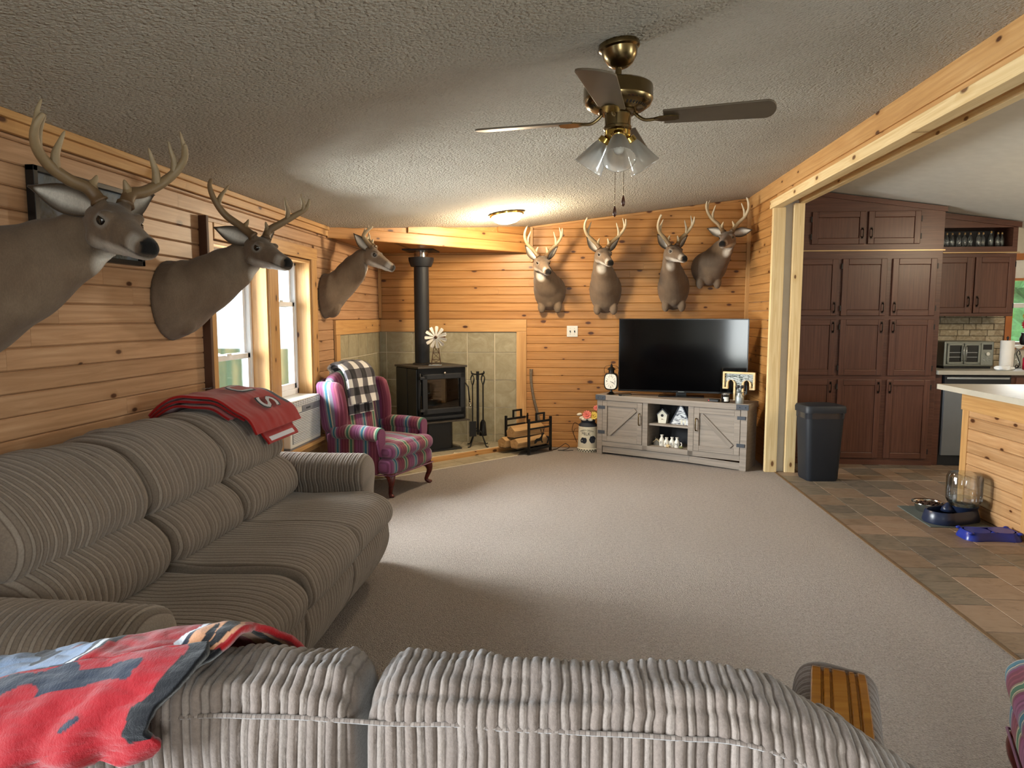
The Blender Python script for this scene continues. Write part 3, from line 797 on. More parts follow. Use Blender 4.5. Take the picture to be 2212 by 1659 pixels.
def sofa_long():
    r = thing('reclining_sofa', 'taupe corduroy three-seat sofa along the left wall under the deer heads', 'sofa', (-1.5, 2.7, 0))
    seats = [(1.775, 2.415), (2.42, 2.985), (2.99, 3.605)]
    for i, (y0, y1) in enumerate(seats):
        dz = (.0, .018, .006)[i]; er = (.07, .028, .06)[i]
        ribbed('seat_cushion', r, y0, y1, [(-1.64, .30), (-1.66, .40), (-1.58, .462+dz), (-1.4, .468+dz), (-1.2, .478+dz), (-1.05, .472+dz), (-.975, .435+dz), (-.952, .375), (-.985, .318), (-1.1, .295), (-1.4, .29)], fy, endr=er, seed=i+1, amp=.62, wob=.008)
        ribbed('footrest_panel', r, y0+.004, y1-.004, [(-1.14, .045), (-1.085, .045), (-1.03, .10), (-.988, .19), (-.978, .26), (-1.0, .325), (-1.1, .335), (-1.16, .25)], fy, endr=.022, seed=i+11, amp=.75)
        ribbed('lumbar_cushion', r, y0+.003, y1-.003, [(-1.80, .40), (-1.62, .42), (-1.50, .47), (-1.462, .55), (-1.50, .635), (-1.60, .69), (-1.72, .70), (-1.82, .6)], fy, endr=.08, seed=i+21, fold=.02, amp=.8)
        ribbed('headrest_cushion', r, y0-.002, y1+.002, [(-1.985, .60), (-1.80, .615), (-1.63, .645), (-1.562, .69), (-1.552, .77), (-1.60, .865), (-1.70, .935), (-1.82, .962), (-1.93, .935), (-1.99, .85), (-2.0, .72)], fy, endr=.06, seed=i+31, fold=.035, amp=.8, wob=.012)
        # piping under the seat nose
        m = MB(); m.tube([(-.962-.012*math.sin(math.pi*k/24), y0+.05+(y1-y0-.10)*k/24, .345) for k in range(25)], .006, 6); m.a['wale'] = [v[1]*3 for v in m.v]
        wpart(m.build('piping', 'corduroy', r, smooth=True), r)
    arm = lambda y, s: [(y-.115*s, .05), (y+.105*s, .05), (y+.108*s, .3), (y+.11*s, .47), (y+.135*s, .545), (y+.105*s, .62), (y+.0*s, .652), (y-.10*s, .62), (y-.135*s, .545), (y-.115*s, .45), (y-.115*s, .25)]
    ribbed('armrest', r, -1.97, -1.085, arm(1.655, 1), fx, endr=.045, seed=41, amp=.95)
    ribbed('armrest', r, -1.97, -1.125, arm(3.735, -1), fx, endr=.045, seed=42, amp=.95)
    wpart(MB().box(-1.98, -1.12, 1.6, 3.8, .03, .32).build('base_frame', 'dust_cover', r, bevel=.01), r)
    wpart(MB().box(-2.01, -1.96, 1.7, 3.7, .05, .80).build('back_panel', 'dust_cover', r, bevel=.01), r)
    return r
sofa1 = sofa_long()

def sofa_love():
    r = thing('loveseat', 'grey corduroy loveseat with wooden arm cap, its back to the viewer', 'sofa', (-.15, 1.25, 0))
    def shoulder(a, p, q):
        # the back droops at both ends, and sags a little along its length
        t = max(0.0, (a-.20)/.38); t2 = max(0.0, (-.50-a)/.40)
        dz = -.19*min(1, t)**1.7-.075*min(1.2, t2)**1.4
        if q > .50: q += dz*min(1, (q-.50)/.3)
        return p, q
    back = [(.955, .08), (.951, .40), (.949, .68), (.951, .826), (.972, .860), (1.005, .878), (1.05, .876), (1.09, .850), (1.12, .79), (1.135, .66), (1.14, .5), (1.10, .3), (1.04, .1)]
    for i, (x0, x1) in enumerate([(-.985, -.318), (-.302, .600)]):
        ribbed('back_cushion', r, x0, x1, back, fx, 'corduroy_rose', endr=.05, seed=51+i, shape=shoulder, amp=1.15, n=104, wob=.012, fold=.03)
    # top seam of the outside back
    m = MB(); pts = []
    for k in range(120):
        a = -.96+1.55*k/119; _, q = shoulder(a, .951, .826); pts.append((a, .949-.002, q+.004*nz(a*9, 3, 1)))
    m.tube(pts, .004, 5); m.a['wale'] = [v[0]*2 for v in m.v]
    wpart(m.build('seam', 'corduroy_rose', r, smooth=True), r)
    for i, (x0, x1) in enumerate([(-.80, -.17), (-.165, .47)]):
        ribbed('seat_cushion', r, x0, x1, [(1.10, .28), (1.10, .42), (1.2, .46), (1.45, .47), (1.62, .455), (1.69, .40), (1.67, .32), (1.5, .28)], fx, 'corduroy_rose', endr=.05, seed=61+i, amp=.8)
    wpart(MB().box(-.93, .60, 1.0, 1.62, .04, .30).build('base_frame', 'dust_cover', r, bevel=.01), r)
    # arms: padded body with a grooved varnished wood cap
    for s, cx, ang in ((1, .448, R(-19)), (-1, -.885, R(0))):
        ca, sa = math.cos(ang), math.sin(ang); ox, oy = cx, 1.12
        fr = lambda a, p, q: (ox+(p)*ca-(a)*sa, oy+p*sa+a*ca, q)
        ribbed('armrest', r, .0, .55, [(-.075, .05), (.085, .05), (.09, .35), (.09, .52), (.075, .585), (.03, .60), (-.035, .60), (-.075, .57), (-.08, .45), (-.075, .25)], fr, 'corduroy_rose', endr=.03, seed=71+s, amp=1.0)
        # cap: five slats curving down at the front
        cuts = [(-.050, -.028), (-.025, -.010), (-.007, .024), (.027, .042), (.045, .064)]
        for (p0, p1) in cuts:
            m = MB(); path = [(.02, .618), (.18, .622), (.34, .622), (.46, .612), (.52, .588), (.545, .55), (.55, .47)]
            pp = bezier([(a, 0, q) for a, q in path], 5)
            vs = []; fs = []
            for i, v in enumerate(pp):
                t = (pp[min(i+1, len(pp)-1)]-pp[max(i-1, 0)]).normalized(); nx, nzv = -t.z, t.x
                for (pq, off) in ((p0, -.012), (p0, .004), (p0+.003, .008), (p1-.003, .008), (p1, .004), (p1, -.012)):
                    vs.append(fr(v.x+nx*off, pq, v.z+nzv*off))
            for i in range(len(pp)-1):
                for k in range(6): fs.append((i*6+k, i*6+(k+1) % 6, (i+1)*6+(k+1) % 6, (i+1)*6+k))
            fs += [tuple(range(5, -1, -1)), tuple(range((len(pp)-1)*6, len(pp)*6))]
            m.add(vs, fs); o = m.build('arm_cap_slat', 'arm_wood', r, smooth=50); o['label'] = 'varnished wood slat on the armrest'; wpart(o, r)
        m = MB()
        vs = []; fs = []
        for i, v in enumerate(pp):
            t = (pp[min(i+1, len(pp)-1)]-pp[max(i-1, 0)]).normalized(); nx, nzv = -t.z, t.x
            for (pq, off) in ((-.049, -.013), (-.049, .001), (.063, .001), (.063, -.013)): vs.append(fr(v.x+nx*off, pq, v.z+nzv*off))
        for i in range(len(pp)-1):
            for k in range(4): fs.append((i*4+k, i*4+(k+1) % 4, (i+1)*4+(k+1) % 4, (i+1)*4+k))
        fs += [(3, 2, 1, 0), tuple(range((len(pp)-1)*4, len(pp)*4))]
        m.add(vs, fs); wpart(m.build('arm_cap', 'arm_wood', r), r)
    return r
sofa2 = sofa_love()

# ------------------------------------------------------------------ fleece throws
def set_col(o, fn):
    me = o.data; at = me.color_attributes.new('col', 'FLOAT_COLOR', 'POINT')
    buf = []
    for i in range(len(me.vertices)): buf += list(fn(i))
    at.data.foreach_set('color', buf)
RED, BLU, NAV, WHT, TAN, BLK = hexc('#96141a'), hexc('#8095b5'), hexc('#1d2433'), hexc('#d2d5de'), hexc('#c08a66'), hexc('#101014')
DRD = hexc('#86121a')
def throw_front():
    """bunched printed fleece lying over the left end of the loveseat back"""
    r = thing('fleece_throw', 'crumpled red and pale blue printed fleece throw over the loveseat back', 'blanket', (-.72, .97, .93))
    def layer(name, path, u0, u1, NU, NV, amp, colf, edge, lift):
        P = bezier([(0, y, z) for y, z in path], 12); m = MB(); cols = []
        for j in range(NV):
            t = j/(NV-1)*(len(P)-1); i = min(int(t), len(P)-2); b = P[i].lerp(P[i+1], t-i); tg = (P[i+1]-P[i]).normalized(); nv = Vector((0, tg.z, -tg.y))
            for k in range(NU):
                u = k/(NU-1); v = j/(NV-1)
                ea, eb = edge(v); x = u0+(u1-u0)*(ea+(eb-ea)*u)
                h = lift(u, v)+amp*(.7*nz(x*7, v*3.0, 2.2)+.45*nz(x*15+4, v*6, 5.1)+.18*nz(x*40, v*18, 8))
                p = b+nv*h; m.v.append((x+.01*nz(v*7, u*3, 1), p.y, p.z-.075*min(1.2, max(0.0, (-.50-x)/.40))**1.4)); cols.append(colf(u+.02*nz(u*9, v*9, 4), v+.025*nz(u*8, v*8, 7)))
        for j in range(NV-1):
            for k in range(NU-1): m.f.append((j*NU+k, j*NU+k+1, (j+1)*NU+k+1, (j+1)*NU+k))
        o = m.build(name, 'fleece_print', r, smooth=True, fix=False); set_col(o, lambda i: cols[i]); wpart(o, r)
        s = o.modifiers.new('thick', 'SOLIDIFY'); s.thickness = .012; s.offset = 0
        return o
    def col_top(u, v):
        # v: 0 at the sofa's seat side, 1 towards the viewer
        u = (u-.34)/.66
        if u < .30:
            if .22 < u and .20 < v < .8: return WHT if abs(u-.265) < .016 and v > .25 else NAV
            if v > .76: return NAV if v < .86 else (WHT if v < .91 else NAV)
            if .46 < v < .55 and .02 < u < .20: return NAV if v < .51 else hexc('#7d2f3a')
            return BLU if nz(u*7+2, v*5, 3) < .25 else NAV
        if u < .80:
            if v < .08: return WHT
            if u < .34 and .35 < v < .62: return NAV
            if u > .70+.08*(1-v) and v > .50: return NAV if u > .74+.08*(1-v) else WHT
            return RED
        if v > .74: return WHT if abs(u-.855) < .016 or v > .93 else BLK
        if u < .90: return TAN if nz(u*20, v*9, 1) < .12 else BLK
        return BLK if u < .955 else (TAN if u < .98 else RED)
    def col_low(u, v):
        n1 = nz(u*5, v*4, 11)
        if u > .93 and v < .7: return BLK
        if .45 < u < .80 and .12 < v < .24: return NAV
        if n1 > .36: return NAV
        return DRD
    layer('fold', [(.995, .900), (.952, .878), (.925, .848), (.918, .818), (.918, .795)], -1.02, -.555, 130, 90, .010, col_low, lambda v: (0, 1-.13*v+.03*math.sin(9*v)), lambda u, v: .020+.010*math.sin(u*26+v*3)*v)
    layer('top_layer', [(1.145, .74), (1.13, .83), (1.09, .878), (1.04, .894), (.99, .884), (.952, .856)], -1.02, -.475, 190, 130, .018, col_top,
          lambda v: (0, .99-.26*max(0, v-.28)**.8+.03*math.sin(v*12)),
          lambda u, v: .016+.008*math.sin(math.pi*min(1, max(0, v)))*(1-.75*max(0, (u-.55)/.45)))
    return r
throw_front()

def throw_back():
    """folded red throw with grey lettering over the far headrest of the long sofa"""
    r = thing('folded_throw', 'folded red fleece throw with grey lettering on the far end of the sofa back', 'blanket', (-1.75, 3.42, .97))
    prof = [(-1.985, .885), (-1.93, .963), (-1.82, .988), (-1.70, .962), (-1.60, .89), (-1.548, .80), (-1.530, .74)]
    P = bezier([(x, 0, z) for x, z in prof], 14)
    def pt(s, y, h):
        t = max(0, min(.9999, s))*(len(P)-1); i = int(t); b = P[i].lerp(P[i+1], t-i); tg = (P[i+1]-P[i]).normalized(); nv = Vector((-tg.z, 0, tg.x))
        if nv.z < -.2: nv = -nv
        return Vector((b.x+nv.x*h, y, b.z+nv.z*h))
    def lay(name, y0, y1, s0, s1, h0, amp, colf, ye=lambda v: 0, NU=110, NV=90, thick=.012, droop=0.0):
        m = MB(); cols = []
        for j in range(NV):
            v = j/(NV-1); s = s0+(s1-s0)*v
            for k in range(NU):
                u = k/(NU-1); y = y0+(y1-y0)*u+ye(v)
                h = h0+amp*(nz(y*9, s*3, h0*90)+.5*nz(y*22, s*7, 3))+.004*math.sin(s*30)-droop*u*u
                m.v.append(tuple(pt(s, y, h))); cols.append(colf(u, v))
        for j in range(NV-1):
            for k in range(NU-1): m.f.append((j*NU+k, j*NU+k+1, (j+1)*NU+k+1, (j+1)*NU+k))
        o = m.build(name, 'fleece_print', r, smooth=True, fix=False); set_col(o, lambda i: cols[i]); wpart(o, r)
        s_ = o.modifiers.new('thick', 'SOLIDIFY'); s_.thickness = thick; s_.offset = 1
        return o
    R2 = hexc('#8a1515'); R3 = hexc('#9d1b18')
    lay('fold', 3.06, 3.62, .03, .60, .012, .006, lambda u, v: R2, lambda v: .10*v)
    lay('fold', 3.09, 3.66, .05, .66, .032, .006, lambda u, v: R2, lambda v: .12*v)
    lay('fold', 3.30, 3.66, .40, .90, .020, .005, lambda u, v: (WHT if .10 < u < .9 and .86 < v < .95 else R3), lambda v: .04*v)
    lay('fold', 3.50, 3.80, .15, .70, .040, .010, lambda u, v: (WHT if nz(u*5, v*6, 2) > .30 else NAV), lambda v: .03*v, droop=.10)
    lay('top_layer', 3.12, 3.66, .08, .78, .050, .008, lambda u, v: NAV if u > .93 and v < .8 else R3, lambda v: .10*v)
    # lettering printed on the top layer
    for k, (ch, s, y, size) in enumerate((('S', .60, 3.50, .27), ('U', .42, 3.48, .22), ('L', .27, 3.45, .18))):
        for mat, off, gr in (('ink_blue', .0645, 1.16), ('letter_grey', .0665, 1.0)):
            vs, fs = text_geo(ch, size*gr, 2)
            m = MB(); m.v = [tuple(pt(s+.85*p[0], y+p[1]*1.0, off+.008*nz((y+p[1])*9, s*3, 4.5))) for p in vs]; m.f = fs
            wpart(m.build('printed_letter', mat, r, smooth=True, fix=False), r)
    return r
throw_back()
# ------------------------------------------------------------------ shoulder-mounted deer
HIDE, HIDE_D, HIDE_L, CREAM, NOSE = [Vector(hexc(c)[:3]) for c in ('#6f5b49', '#473829', '#857462', '#dcd5ca', '#0f0c0b')]
def loft(sections, n=28, steps=6):
    """sections: (center, normal_u(width axis), normal_v(height axis), half width, half height up, half height down)"""
    ks = list(range(len(sections))); C0 = bezier([s[0] for s in sections], steps)
    vs = []; fs = []; M = len(C0)
    for i in range(M):
        t = i/steps; k = min(int(t), len(sections)-2); f = t-k; f2 = f*f*(3-2*f)
        a, b = sections[k], sections[k+1]
        u = (a[1].lerp(b[1], f)).normalized(); v = (a[2].lerp(b[2], f)).normalized()
        w, hu, hd = (a[j]+(b[j]-a[j])*f2 for j in (3, 4, 5))
        for q in range(n):
            an = 2*math.pi*q/n; cs, sn = math.cos(an), math.sin(an)
            vs.append(C0[i]+u*(w*cs)+v*((hu if sn > 0 else hd)*sn))
    for i in range(M-1):
        for q in range(n): fs.append((i*n+q, i*n+(q+1) % n, (i+1)*n+(q+1) % n, (i+1)*n+q))
    fs += [tuple(range(n-1, -1, -1)), tuple(range((M-1)*n, M*n))]
    return vs, fs
def ear_geo(base, tip, out, width):
    """leaf shaped cupped ear with thickness; out = direction the cup opens"""
    d = (tip-base); L = d.length; d.normalize(); s = d.cross(out).normalized(); o = s.cross(d).normalized()
    NU, NV = 9, 14; front = []; 
    prof = lambda t: width*(.42+.75*math.sin(math.pi*min(1, t*.92+.08))**.8)*(1-t**3.2)+.001
    for j in range(NV):
        t = j/(NV-1); w_ = prof(t)
        for i in range(NU):
            q = 2*i/(NU-1)-1; cup = (1-q*q)*-.55*w_+ .10*L*t*t
            front.append(base+d*(L*t)+s*(q*w_)+o*cup)
    return front, NU, NV
def deer(label, B, nrm, eye, nose, hw=.175, top=.21, bot=.24, sc_=1.0, A=None, vox=.0062, twist=0.0, group='deer head mounts'):
    """B: centre of the mount on the wall, nrm: wall normal, eye: midpoint between the eyes, nose: tip of the nose"""
    B, nrm, eye, nose = Vector(B), Vector(nrm), Vector(eye), Vector(nose)
    r = thing('deer_head', label, 'deer head', B, 0, group)
    Z = Vector((0, 0, 1)); h = (nose-eye).normalized(); hl = Z.cross(h).normalized(); h = (Matrix.Rotation(R(-7.5), 3, hl) @ h).normalized(); hu = h.cross(hl).normalized()
    lat = Z.cross(nrm).normalized(); S = sc_
    ha = Vector((h.x, h.y, 0)).normalized(); ua = (Z*.92+hu*.25-ha*.10).normalized()
    H = lambda f, l, u: eye+h*(f*S)+hl*(l*S)+hu*(u*S)
    A_ = {'len': 1.0, 'spread': 1.0, 'up': 1.0, 'tines': ((.13, .07, 0), (.50, .13, .0), (.74, .10, .0)), 'fwd': 1.0}; A_.update(A or {})
    # --- hide: shoulder, neck, skull, jaw joined into one continuous skin
    neck_end = H(-.085, 0, -.045)
    d1 = (neck_end-B)
    def bl(t, k): return B+nrm*(d1.dot(nrm)*t*k)+lat*0
    hdn = Vector((h.x, h.y, 0)).normalized()
    c1 = B+nrm*.045+d1*.06; c2 = B+nrm*.035+d1*.33-Z*.005; c3 = B+d1*.64+nrm*.02; c4 = B+d1*.86
    nd = d1.normalized(); nv = (Z-nd*Z.dot(nd)).normalized(); nv = (nv*.75-nrm*.45).normalized() if nv.dot(nrm) > -.2 else nv
    n2 = (neck_end-c3).normalized(); v3 = n2.cross(lat).normalized(); v3 = v3 if v3.z > 0 or v3.dot(nrm) < 0 else -v3
    secs = [(B, lat, Z, hw, top, bot), (c1, lat, Z, hw*.97, top*.93, bot*.94), (c2, lat, (Z-nrm*.35).normalized(), hw*.80, top*.70, bot*.72),
            (c3, lat.lerp(hl, .45).normalized(), (Z-nrm*.8).normalized(), hw*.60, .115*S, .125*S), (c4, lat.lerp(hl, .8).normalized(), (Z-nrm*.75).normalized(), .082*S, .085*S, .10*S), (neck_end, hl, (hu-h*.55).normalized(),   .074*S, .070*S, .095*S)]
    if (lat.dot(hl)) < 0: secs = [(a, -b if i < 3 else b, c, d, e, f) for i, (a, b, c, d, e, f) in enumerate(secs)]
    mb = MB(); mb.add(*loft(secs))
    head = [(H(-.115, 0, -.030), hl, hu, .035*S, .04*S, .05*S), (H(-.085, 0, -.02), hl, hu, .070*S, .064*S, .088*S), (H(-.04, 0, -.012), hl, hu, .072*S, .062*S, .100*S), (H(.008, 0, -.012), hl, hu, .064*S, .054*S, .092*S),
            (H(.055, 0, -.016), hl, hu, .050*S, .047*S, .076*S), (H(.10, 0, -.020), hl, hu, .042*S, .041*S, .060*S), (H(.14, 0, -.022), hl, hu, .038*S, .037*S, .050*S), (H(.168, 0, -.022), hl, hu, .039*S, .034*S, .044*S), (H(.190, 0, -.024), hl, hu, .034*S, .028*S, .035*S), (H(.200, 0, -.026), hl, hu, .018*S, .016*S, .018*S)]
    mb.add(*loft(head, 28, 5))
    for s in (-1, 1):
        mb.ell(H(.006, s*.050, .020), (.026*S, .022*S, .018*S), 12, 8)                        # brow
        mb.ell(H(-.055, s*.040, .042), (.022*S, .020*S, .024*S), 12, 8)                       # antler pedicle
        mb.ell(H(.176, s*.018, -.014), (.016*S, .013*S, .012*S), 10, 8)                       # nostril pad
        mb.ell(H(.150, s*.020, -.044), (.026*S, .016*S, .013*S), 10, 8)                       # lip
        mb.ell(H(-.025, s*.040, -.060), (.048*S, .024*S, .040*S), 12, 8)                       # cheek
        if abs(nrm.y) > .5: mb.ell(B+nrm*.06+lat*(s*hw*.50)-Z*(bot*.80), (.043, .045, .068), 12, 8)   # leg stub at the shoulder
    mb.ell(H(.145, 0, -.058), (.034*S, .020*S, .012*S), 12, 8)                                # chin
    mb.ell(B+nrm*.06-Z*(bot*.42), (.08, .075, .10), 14, 10)                                   # brisket
    me = mb.mesh('tmp'); o = bpy.data.objects.new('tmp', me); C.objects.link(o)
    m1 = o.modifiers.new('r', 'REMESH'); m1.mode = 'VOXEL'; m1.voxel_size = vox
    m2 = o.modifiers.new('s', 'SMOOTH'); m2.factor = .5; m2.iterations = 7
    dg = bpy.context.evaluated_depsgraph_get(); hide = bpy.data.meshes.new_from_object(o.evaluated_get(dg))
    bpy.data.objects.remove(o); bpy.data.meshes.remove(me)
    # eye sockets, nostrils, mouth line; hide colours follow the animal's own markings
    at = hide.color_attributes.new('col', 'FLOAT_COLOR', 'POINT'); buf = []
    sm = lambda x, a, b: max(0.0, min(1.0, (x-a)/(b-a)))
    for vtx in hide.vertices:
        p = vtx.co; d = p-eye; f, l, u = d.dot(h)/S, d.dot(hl)/S, d.dot(hu)/S; q = p-B; out = q.dot(nrm); zz = q.z
        al = abs(l)
        hd_ = (p-eye).length/S; inhead = f > -.12 and hd_ < .26; wh = (1-sm(hd_, .13, .24))*sm(f, -.16, -.06)
        if inhead:
            de = math.sqrt((f-.004)**2+(u-.004)**2)
            if al > .045 and de < .020: vtx.co = p-hl*(math.copysign(1, l)*.006*S*(1-de/.020))
            dn = math.sqrt((f-.183)**2+(al-.019)**2+(u+.012)**2)
            if dn < .011: vtx.co = vtx.co-h*(.006*S)
        nn = .5+.5*nz(p.x*9, p.y*9, p.z*9)
        c = HIDE.lerp(HIDE_L, nn*.6)
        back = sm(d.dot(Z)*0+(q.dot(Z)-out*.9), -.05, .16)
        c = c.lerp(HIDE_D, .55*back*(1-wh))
        if inhead:
            c = c.lerp(HIDE_D, .65*sm(u, .025, .05)*sm(f, -.13, -.03))            # darker crown and bridge
            c = c.lerp(HIDE_L, .5*wh*sm(al, .03, .06)*sm(-u, -.01, .05))
            de = math.sqrt((f-.004)**2*.8+(u-.002)**2)
            if al > .03: c = c.lerp(CREAM*.42, .75*(1-sm(de, .019, .029)))
            c = c.lerp(CREAM, .95*sm(-u, .052-.10*max(0, min(f, .14)-.02)*.9, .070-.10*max(0, min(f, .14)-.02)*.9)*sm(f, -.04, .04)*(1-sm(f, .19, .2))*(1-sm(-u, .100, .120)))   # white chin and jaw
            band = sm(f, .115, .140)*(1-sm(f, .165, .178))*sm(al, .012, .028)
            c = c.lerp(CREAM*.8, .75*band)
            nb = .168+.012*sm(al, .0, .03); c = c.lerp(NOSE, sm(f, nb, nb+.008)*sm(u, -.044, -.034)*(1-.85*sm(al, .026, .036)))
            c = c.lerp(NOSE, .8*sm(f, .085, .11)*max(0, 1-abs(u+.044)/.006))
        # throat patch
        thr = H(-.005, 0, -.148)
        c = c.lerp(CREAM, .95*(1-sm(((p-thr)-Z*0).length, .030*S, .066*S)))
        # pale brisket, darker rim next to the wall
        if not inhead:
            c = c.lerp(HIDE_L, .6*sm(-zz, bot*.45, bot*.8)*sm(abs(q.dot(lat)), .03, .09))
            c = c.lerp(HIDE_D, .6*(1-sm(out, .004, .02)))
        buf += [c.x, c.y, c.z, 1]
    at.data.foreach_set('color', buf)
    for vtx in hide.vertices:
        d_ = (vtx.co-B).dot(nrm)
        if d_ < .002: vtx.co = vtx.co+nrm*(.002-d_)
        vtx.co = vtx.co-B
    hide.name = 'hide'
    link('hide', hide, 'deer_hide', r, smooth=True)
    for s in (-1, 1):
        m = MB(); m.ell(H(.005, s*.0550, .004)-B, (.0185*S, .0185*S, .0185*S), 16, 12); m.build('eye', 'deer_eye', r, smooth=True)
        # ears
        eb = H(-.075, s*.055, .018); dirv = (h*(-.45)+hl*(s*.95)+hu*(.42))
        if A_.get('ear'): e = A_['ear'][0 if s < 0 else 1]; dirv = h*e[0]+hl*(s*e[1])+hu*e[2]
        tip = eb+dirv.normalized()*(.175*S); fr, NU, NV = ear_geo(eb-B, tip-B, (h*.9-hl*(s*-.15)+hu*.1), .040*S)
        m = MB(); m.v = [tuple(v) for v in fr]
        for j in range(NV-1):
            for i in range(NU-1): m.f.append((j*NU+i, j*NU+i+1, (j+1)*NU+i+1, (j+1)*NU+i))
        ov = m.build('ear', 'deer_hide', r, smooth=True, fix=False)
        cols = []
        for j in range(NV):
            for i in range(NU):
                q = abs(2*i/(NU-1)-1); c = HIDE_D.lerp(CREAM*.9, max(0, min(1, 1.5-q*1.75))) if j < NV-2 else HIDE_D; cols += [c.x, c.y, c.z, 1]
        a2 = ov.data.color_attributes.new('col', 'FLOAT_COLOR', 'POINT'); a2.data.foreach_set('color', cols)
        sd = ov.modifiers.new('thick', 'SOLIDIFY'); sd.thickness = .006*S; sd.offset = 0
        # antler: main beam with tines
        k, sp, up, fw = A_['len']*S, A_['spread'], A_['up'], A_['fwd']
        pts = [(-.055, .04, .045), (-.070, .07, .09), (-.075, .125*sp, .135*up), (-.07*fw, .19*sp, .185*up), (-.045*fw, .235*sp, .245*up), (-.01*fw, .250*sp, .305*up), (.02*fw, .235*sp, .36*up)]
        if A_.get('beam'): pts = A_['beam'] if not isinstance(A_['beam'], dict) else A_['beam'][s]
        P = bezier([H(a*1.0, s*b, c) if i == 0 else H(-.055, s*.04, .045)+(ha*((a+.055)*k)+hl*(s*(b-.04)*k)+ua*((c-.045)*k)) for i, (a, b, c) in enumerate(pts)], 6)
        P = [p-B for p in P]; n = len(P)
        m = MB(); al_ = []
        rad = [(.0185*(1-i/(n-1))**.55+.0045)*S*(1.25 if i < 2 else 1) for i in range(n)]
        m.tube(P, rad, 9); al_ += [i/(n-1)*.9 for i in range(n) for _ in range(9)]
        tines = A_['tines'] if not isinstance(A_['tines'], dict) else A_['tines'][s]
        for (t, L, lean) in tines:
            i = int(t*(n-1)); b = P[i]; tg = (P[min(i+1, n-1)]-P[i-1]).normalized()
            w0 = (ua*1.0+hl*(-s*(.16+lean))+ha*(.04+.06*fw)).normalized(); w1 = (w0*.8+hl*(-s*.18)+ha*.05).normalized()
            T_ = [b, b+w0*(L*k*.35)+tg*.008, b+w0*(L*k*.7), b+w0*(L*k*.72)+w1*(L*k*.34)]
            st = len(m.v); TP = bezier(T_, 3); m.tube(TP, [max(.002, rad[i]*.82*(1-j/(len(TP)-1))**.7+.002) for j in range(len(TP))], 7)
            al_ += [min(1, t*.6+.25+.5*j/(len(TP)-1)) for j in range(len(TP)) for _ in range(7)]
        m.a['along'] = [x*A_.get('tone', 1.0) for x in al_]
        m.build('antler', 'antler', r, smooth=True, fix=False)
    return r
UPR = ((-.35, .75, .75), (-.35, .75, .75))
deer('large deer head nearest the viewer, wide rack of antlers, in front of framed picture', (XL, 2.18, 1.49), (1, 0, 0), (-1.61, 2.386, 1.751), (-1.45, 2.301, 1.646), hw=.20, top=.23, bot=.26, sc_=1.10,
     A={'len': .92, 'up': .80, 'tone': .5, 'ear': ((-.75, .85, .10), (-.55, .70, .25)), 'tines': ((.12, .06, 0), (.46, .13, 0), (.66, .11, 0), (.84, .09, 0))}, vox=.0055)
deer('dark deer head beside the left window, antlers with forked tips', (XL, 3.50, 1.505), (1, 0, 0), (-1.685, 3.735, 1.787), (-1.52, 3.66, 1.692), hw=.185, top=.205, bot=.215, sc_=1.03,
     A={'len': .97, 'tone': .42, 'ear': ((-.8, .75, .12), (-.6, .7, .2)), 'tines': {1: ((.14, .06, 0), (.52, .12, 0), (.74, .09, 0)), -1: ((.16, .06, 0), (.56, .13, .35))},
        'beam': {1: [(-.055, .04, .045), (-.05, .06, .09), (-.01, .11, .131), (.035, .17, .178), (.079, .22, .223), (.096, .23, .275)], -1: [(-.055, .04, .045), (-.11, .075, .10), (-.165, .13, .16), (-.18, .18, .23), (-.19, .20, .30), (-.20, .18, .345)]}}, vox=.0055)
deer('pale slender deer head on the left wall beside the stove pipe', (XL, 5.79, 1.585), (1, 0, 0), (-1.695, 5.967, 1.943), (-1.55, 5.955, 1.832), hw=.165, top=.195, bot=.19, sc_=1.0,
     A={'len': 1.0, 'tines': ((.25, .05, 0), (.6, .05, 0), (.8, .04, 0)), 'ear': ((-.8, .45, .30), (-.6, .7, .3)),
        'beam': {-1: [(-.055, .04, .045), (-.09, .06, .09), (-.11, .085, .14), (-.08, .09, .175), (-.03, .08, .215)], 1: [(-.055, .04, .045), (-.10, .065, .09), (-.13, .085, .13), (-.13, .09, .17)]}})
deer('leftmost deer head on the back wall, forked antlers, above the light switch', (-.24, YB-.006, 1.69), (0, -1, 0), (-.299, 7.075, 1.953), (-.243, 6.93, 1.852), hw=.17, top=.17, bot=.215,
     A={'len': .98, 'spread': .80, 'up': .92, 'ear': UPR})
deer('middle deer head on the back wall with pale throat, left of the television', (.345, YB-.006, 1.70), (0, -1, 0), (.315, 7.08, 2.032), (.366, 6.93, 1.933), hw=.17, top=.17, bot=.25,
     A={'len': 1.0, 'spread': .86, 'up': .92, 'ear': UPR})
deer('deer head on the back wall directly above the television, muzzle turned right', (1.05, YB-.006, 1.72), (0, -1, 0), (1.01, 7.08, 2.058), (1.077, 6.93, 1.969), hw=.165, top=.18, bot=.235,
     A={'len': .98, 'spread': .80, 'up': .92, 'ear': UPR})
deer('deer head in the upper right corner by the partition, tall antlers, looking left', (1.40, YB-.006, 1.92), (0, -1, 0), (1.50, 7.08, 2.188), (1.43, 6.93, 2.108), hw=.175, top=.17, bot=.19,
     A={'len': 1.02, 'spread': .80, 'up': .95, 'ear': ((-.3, .9, .35), (-.3, .9, .1))})
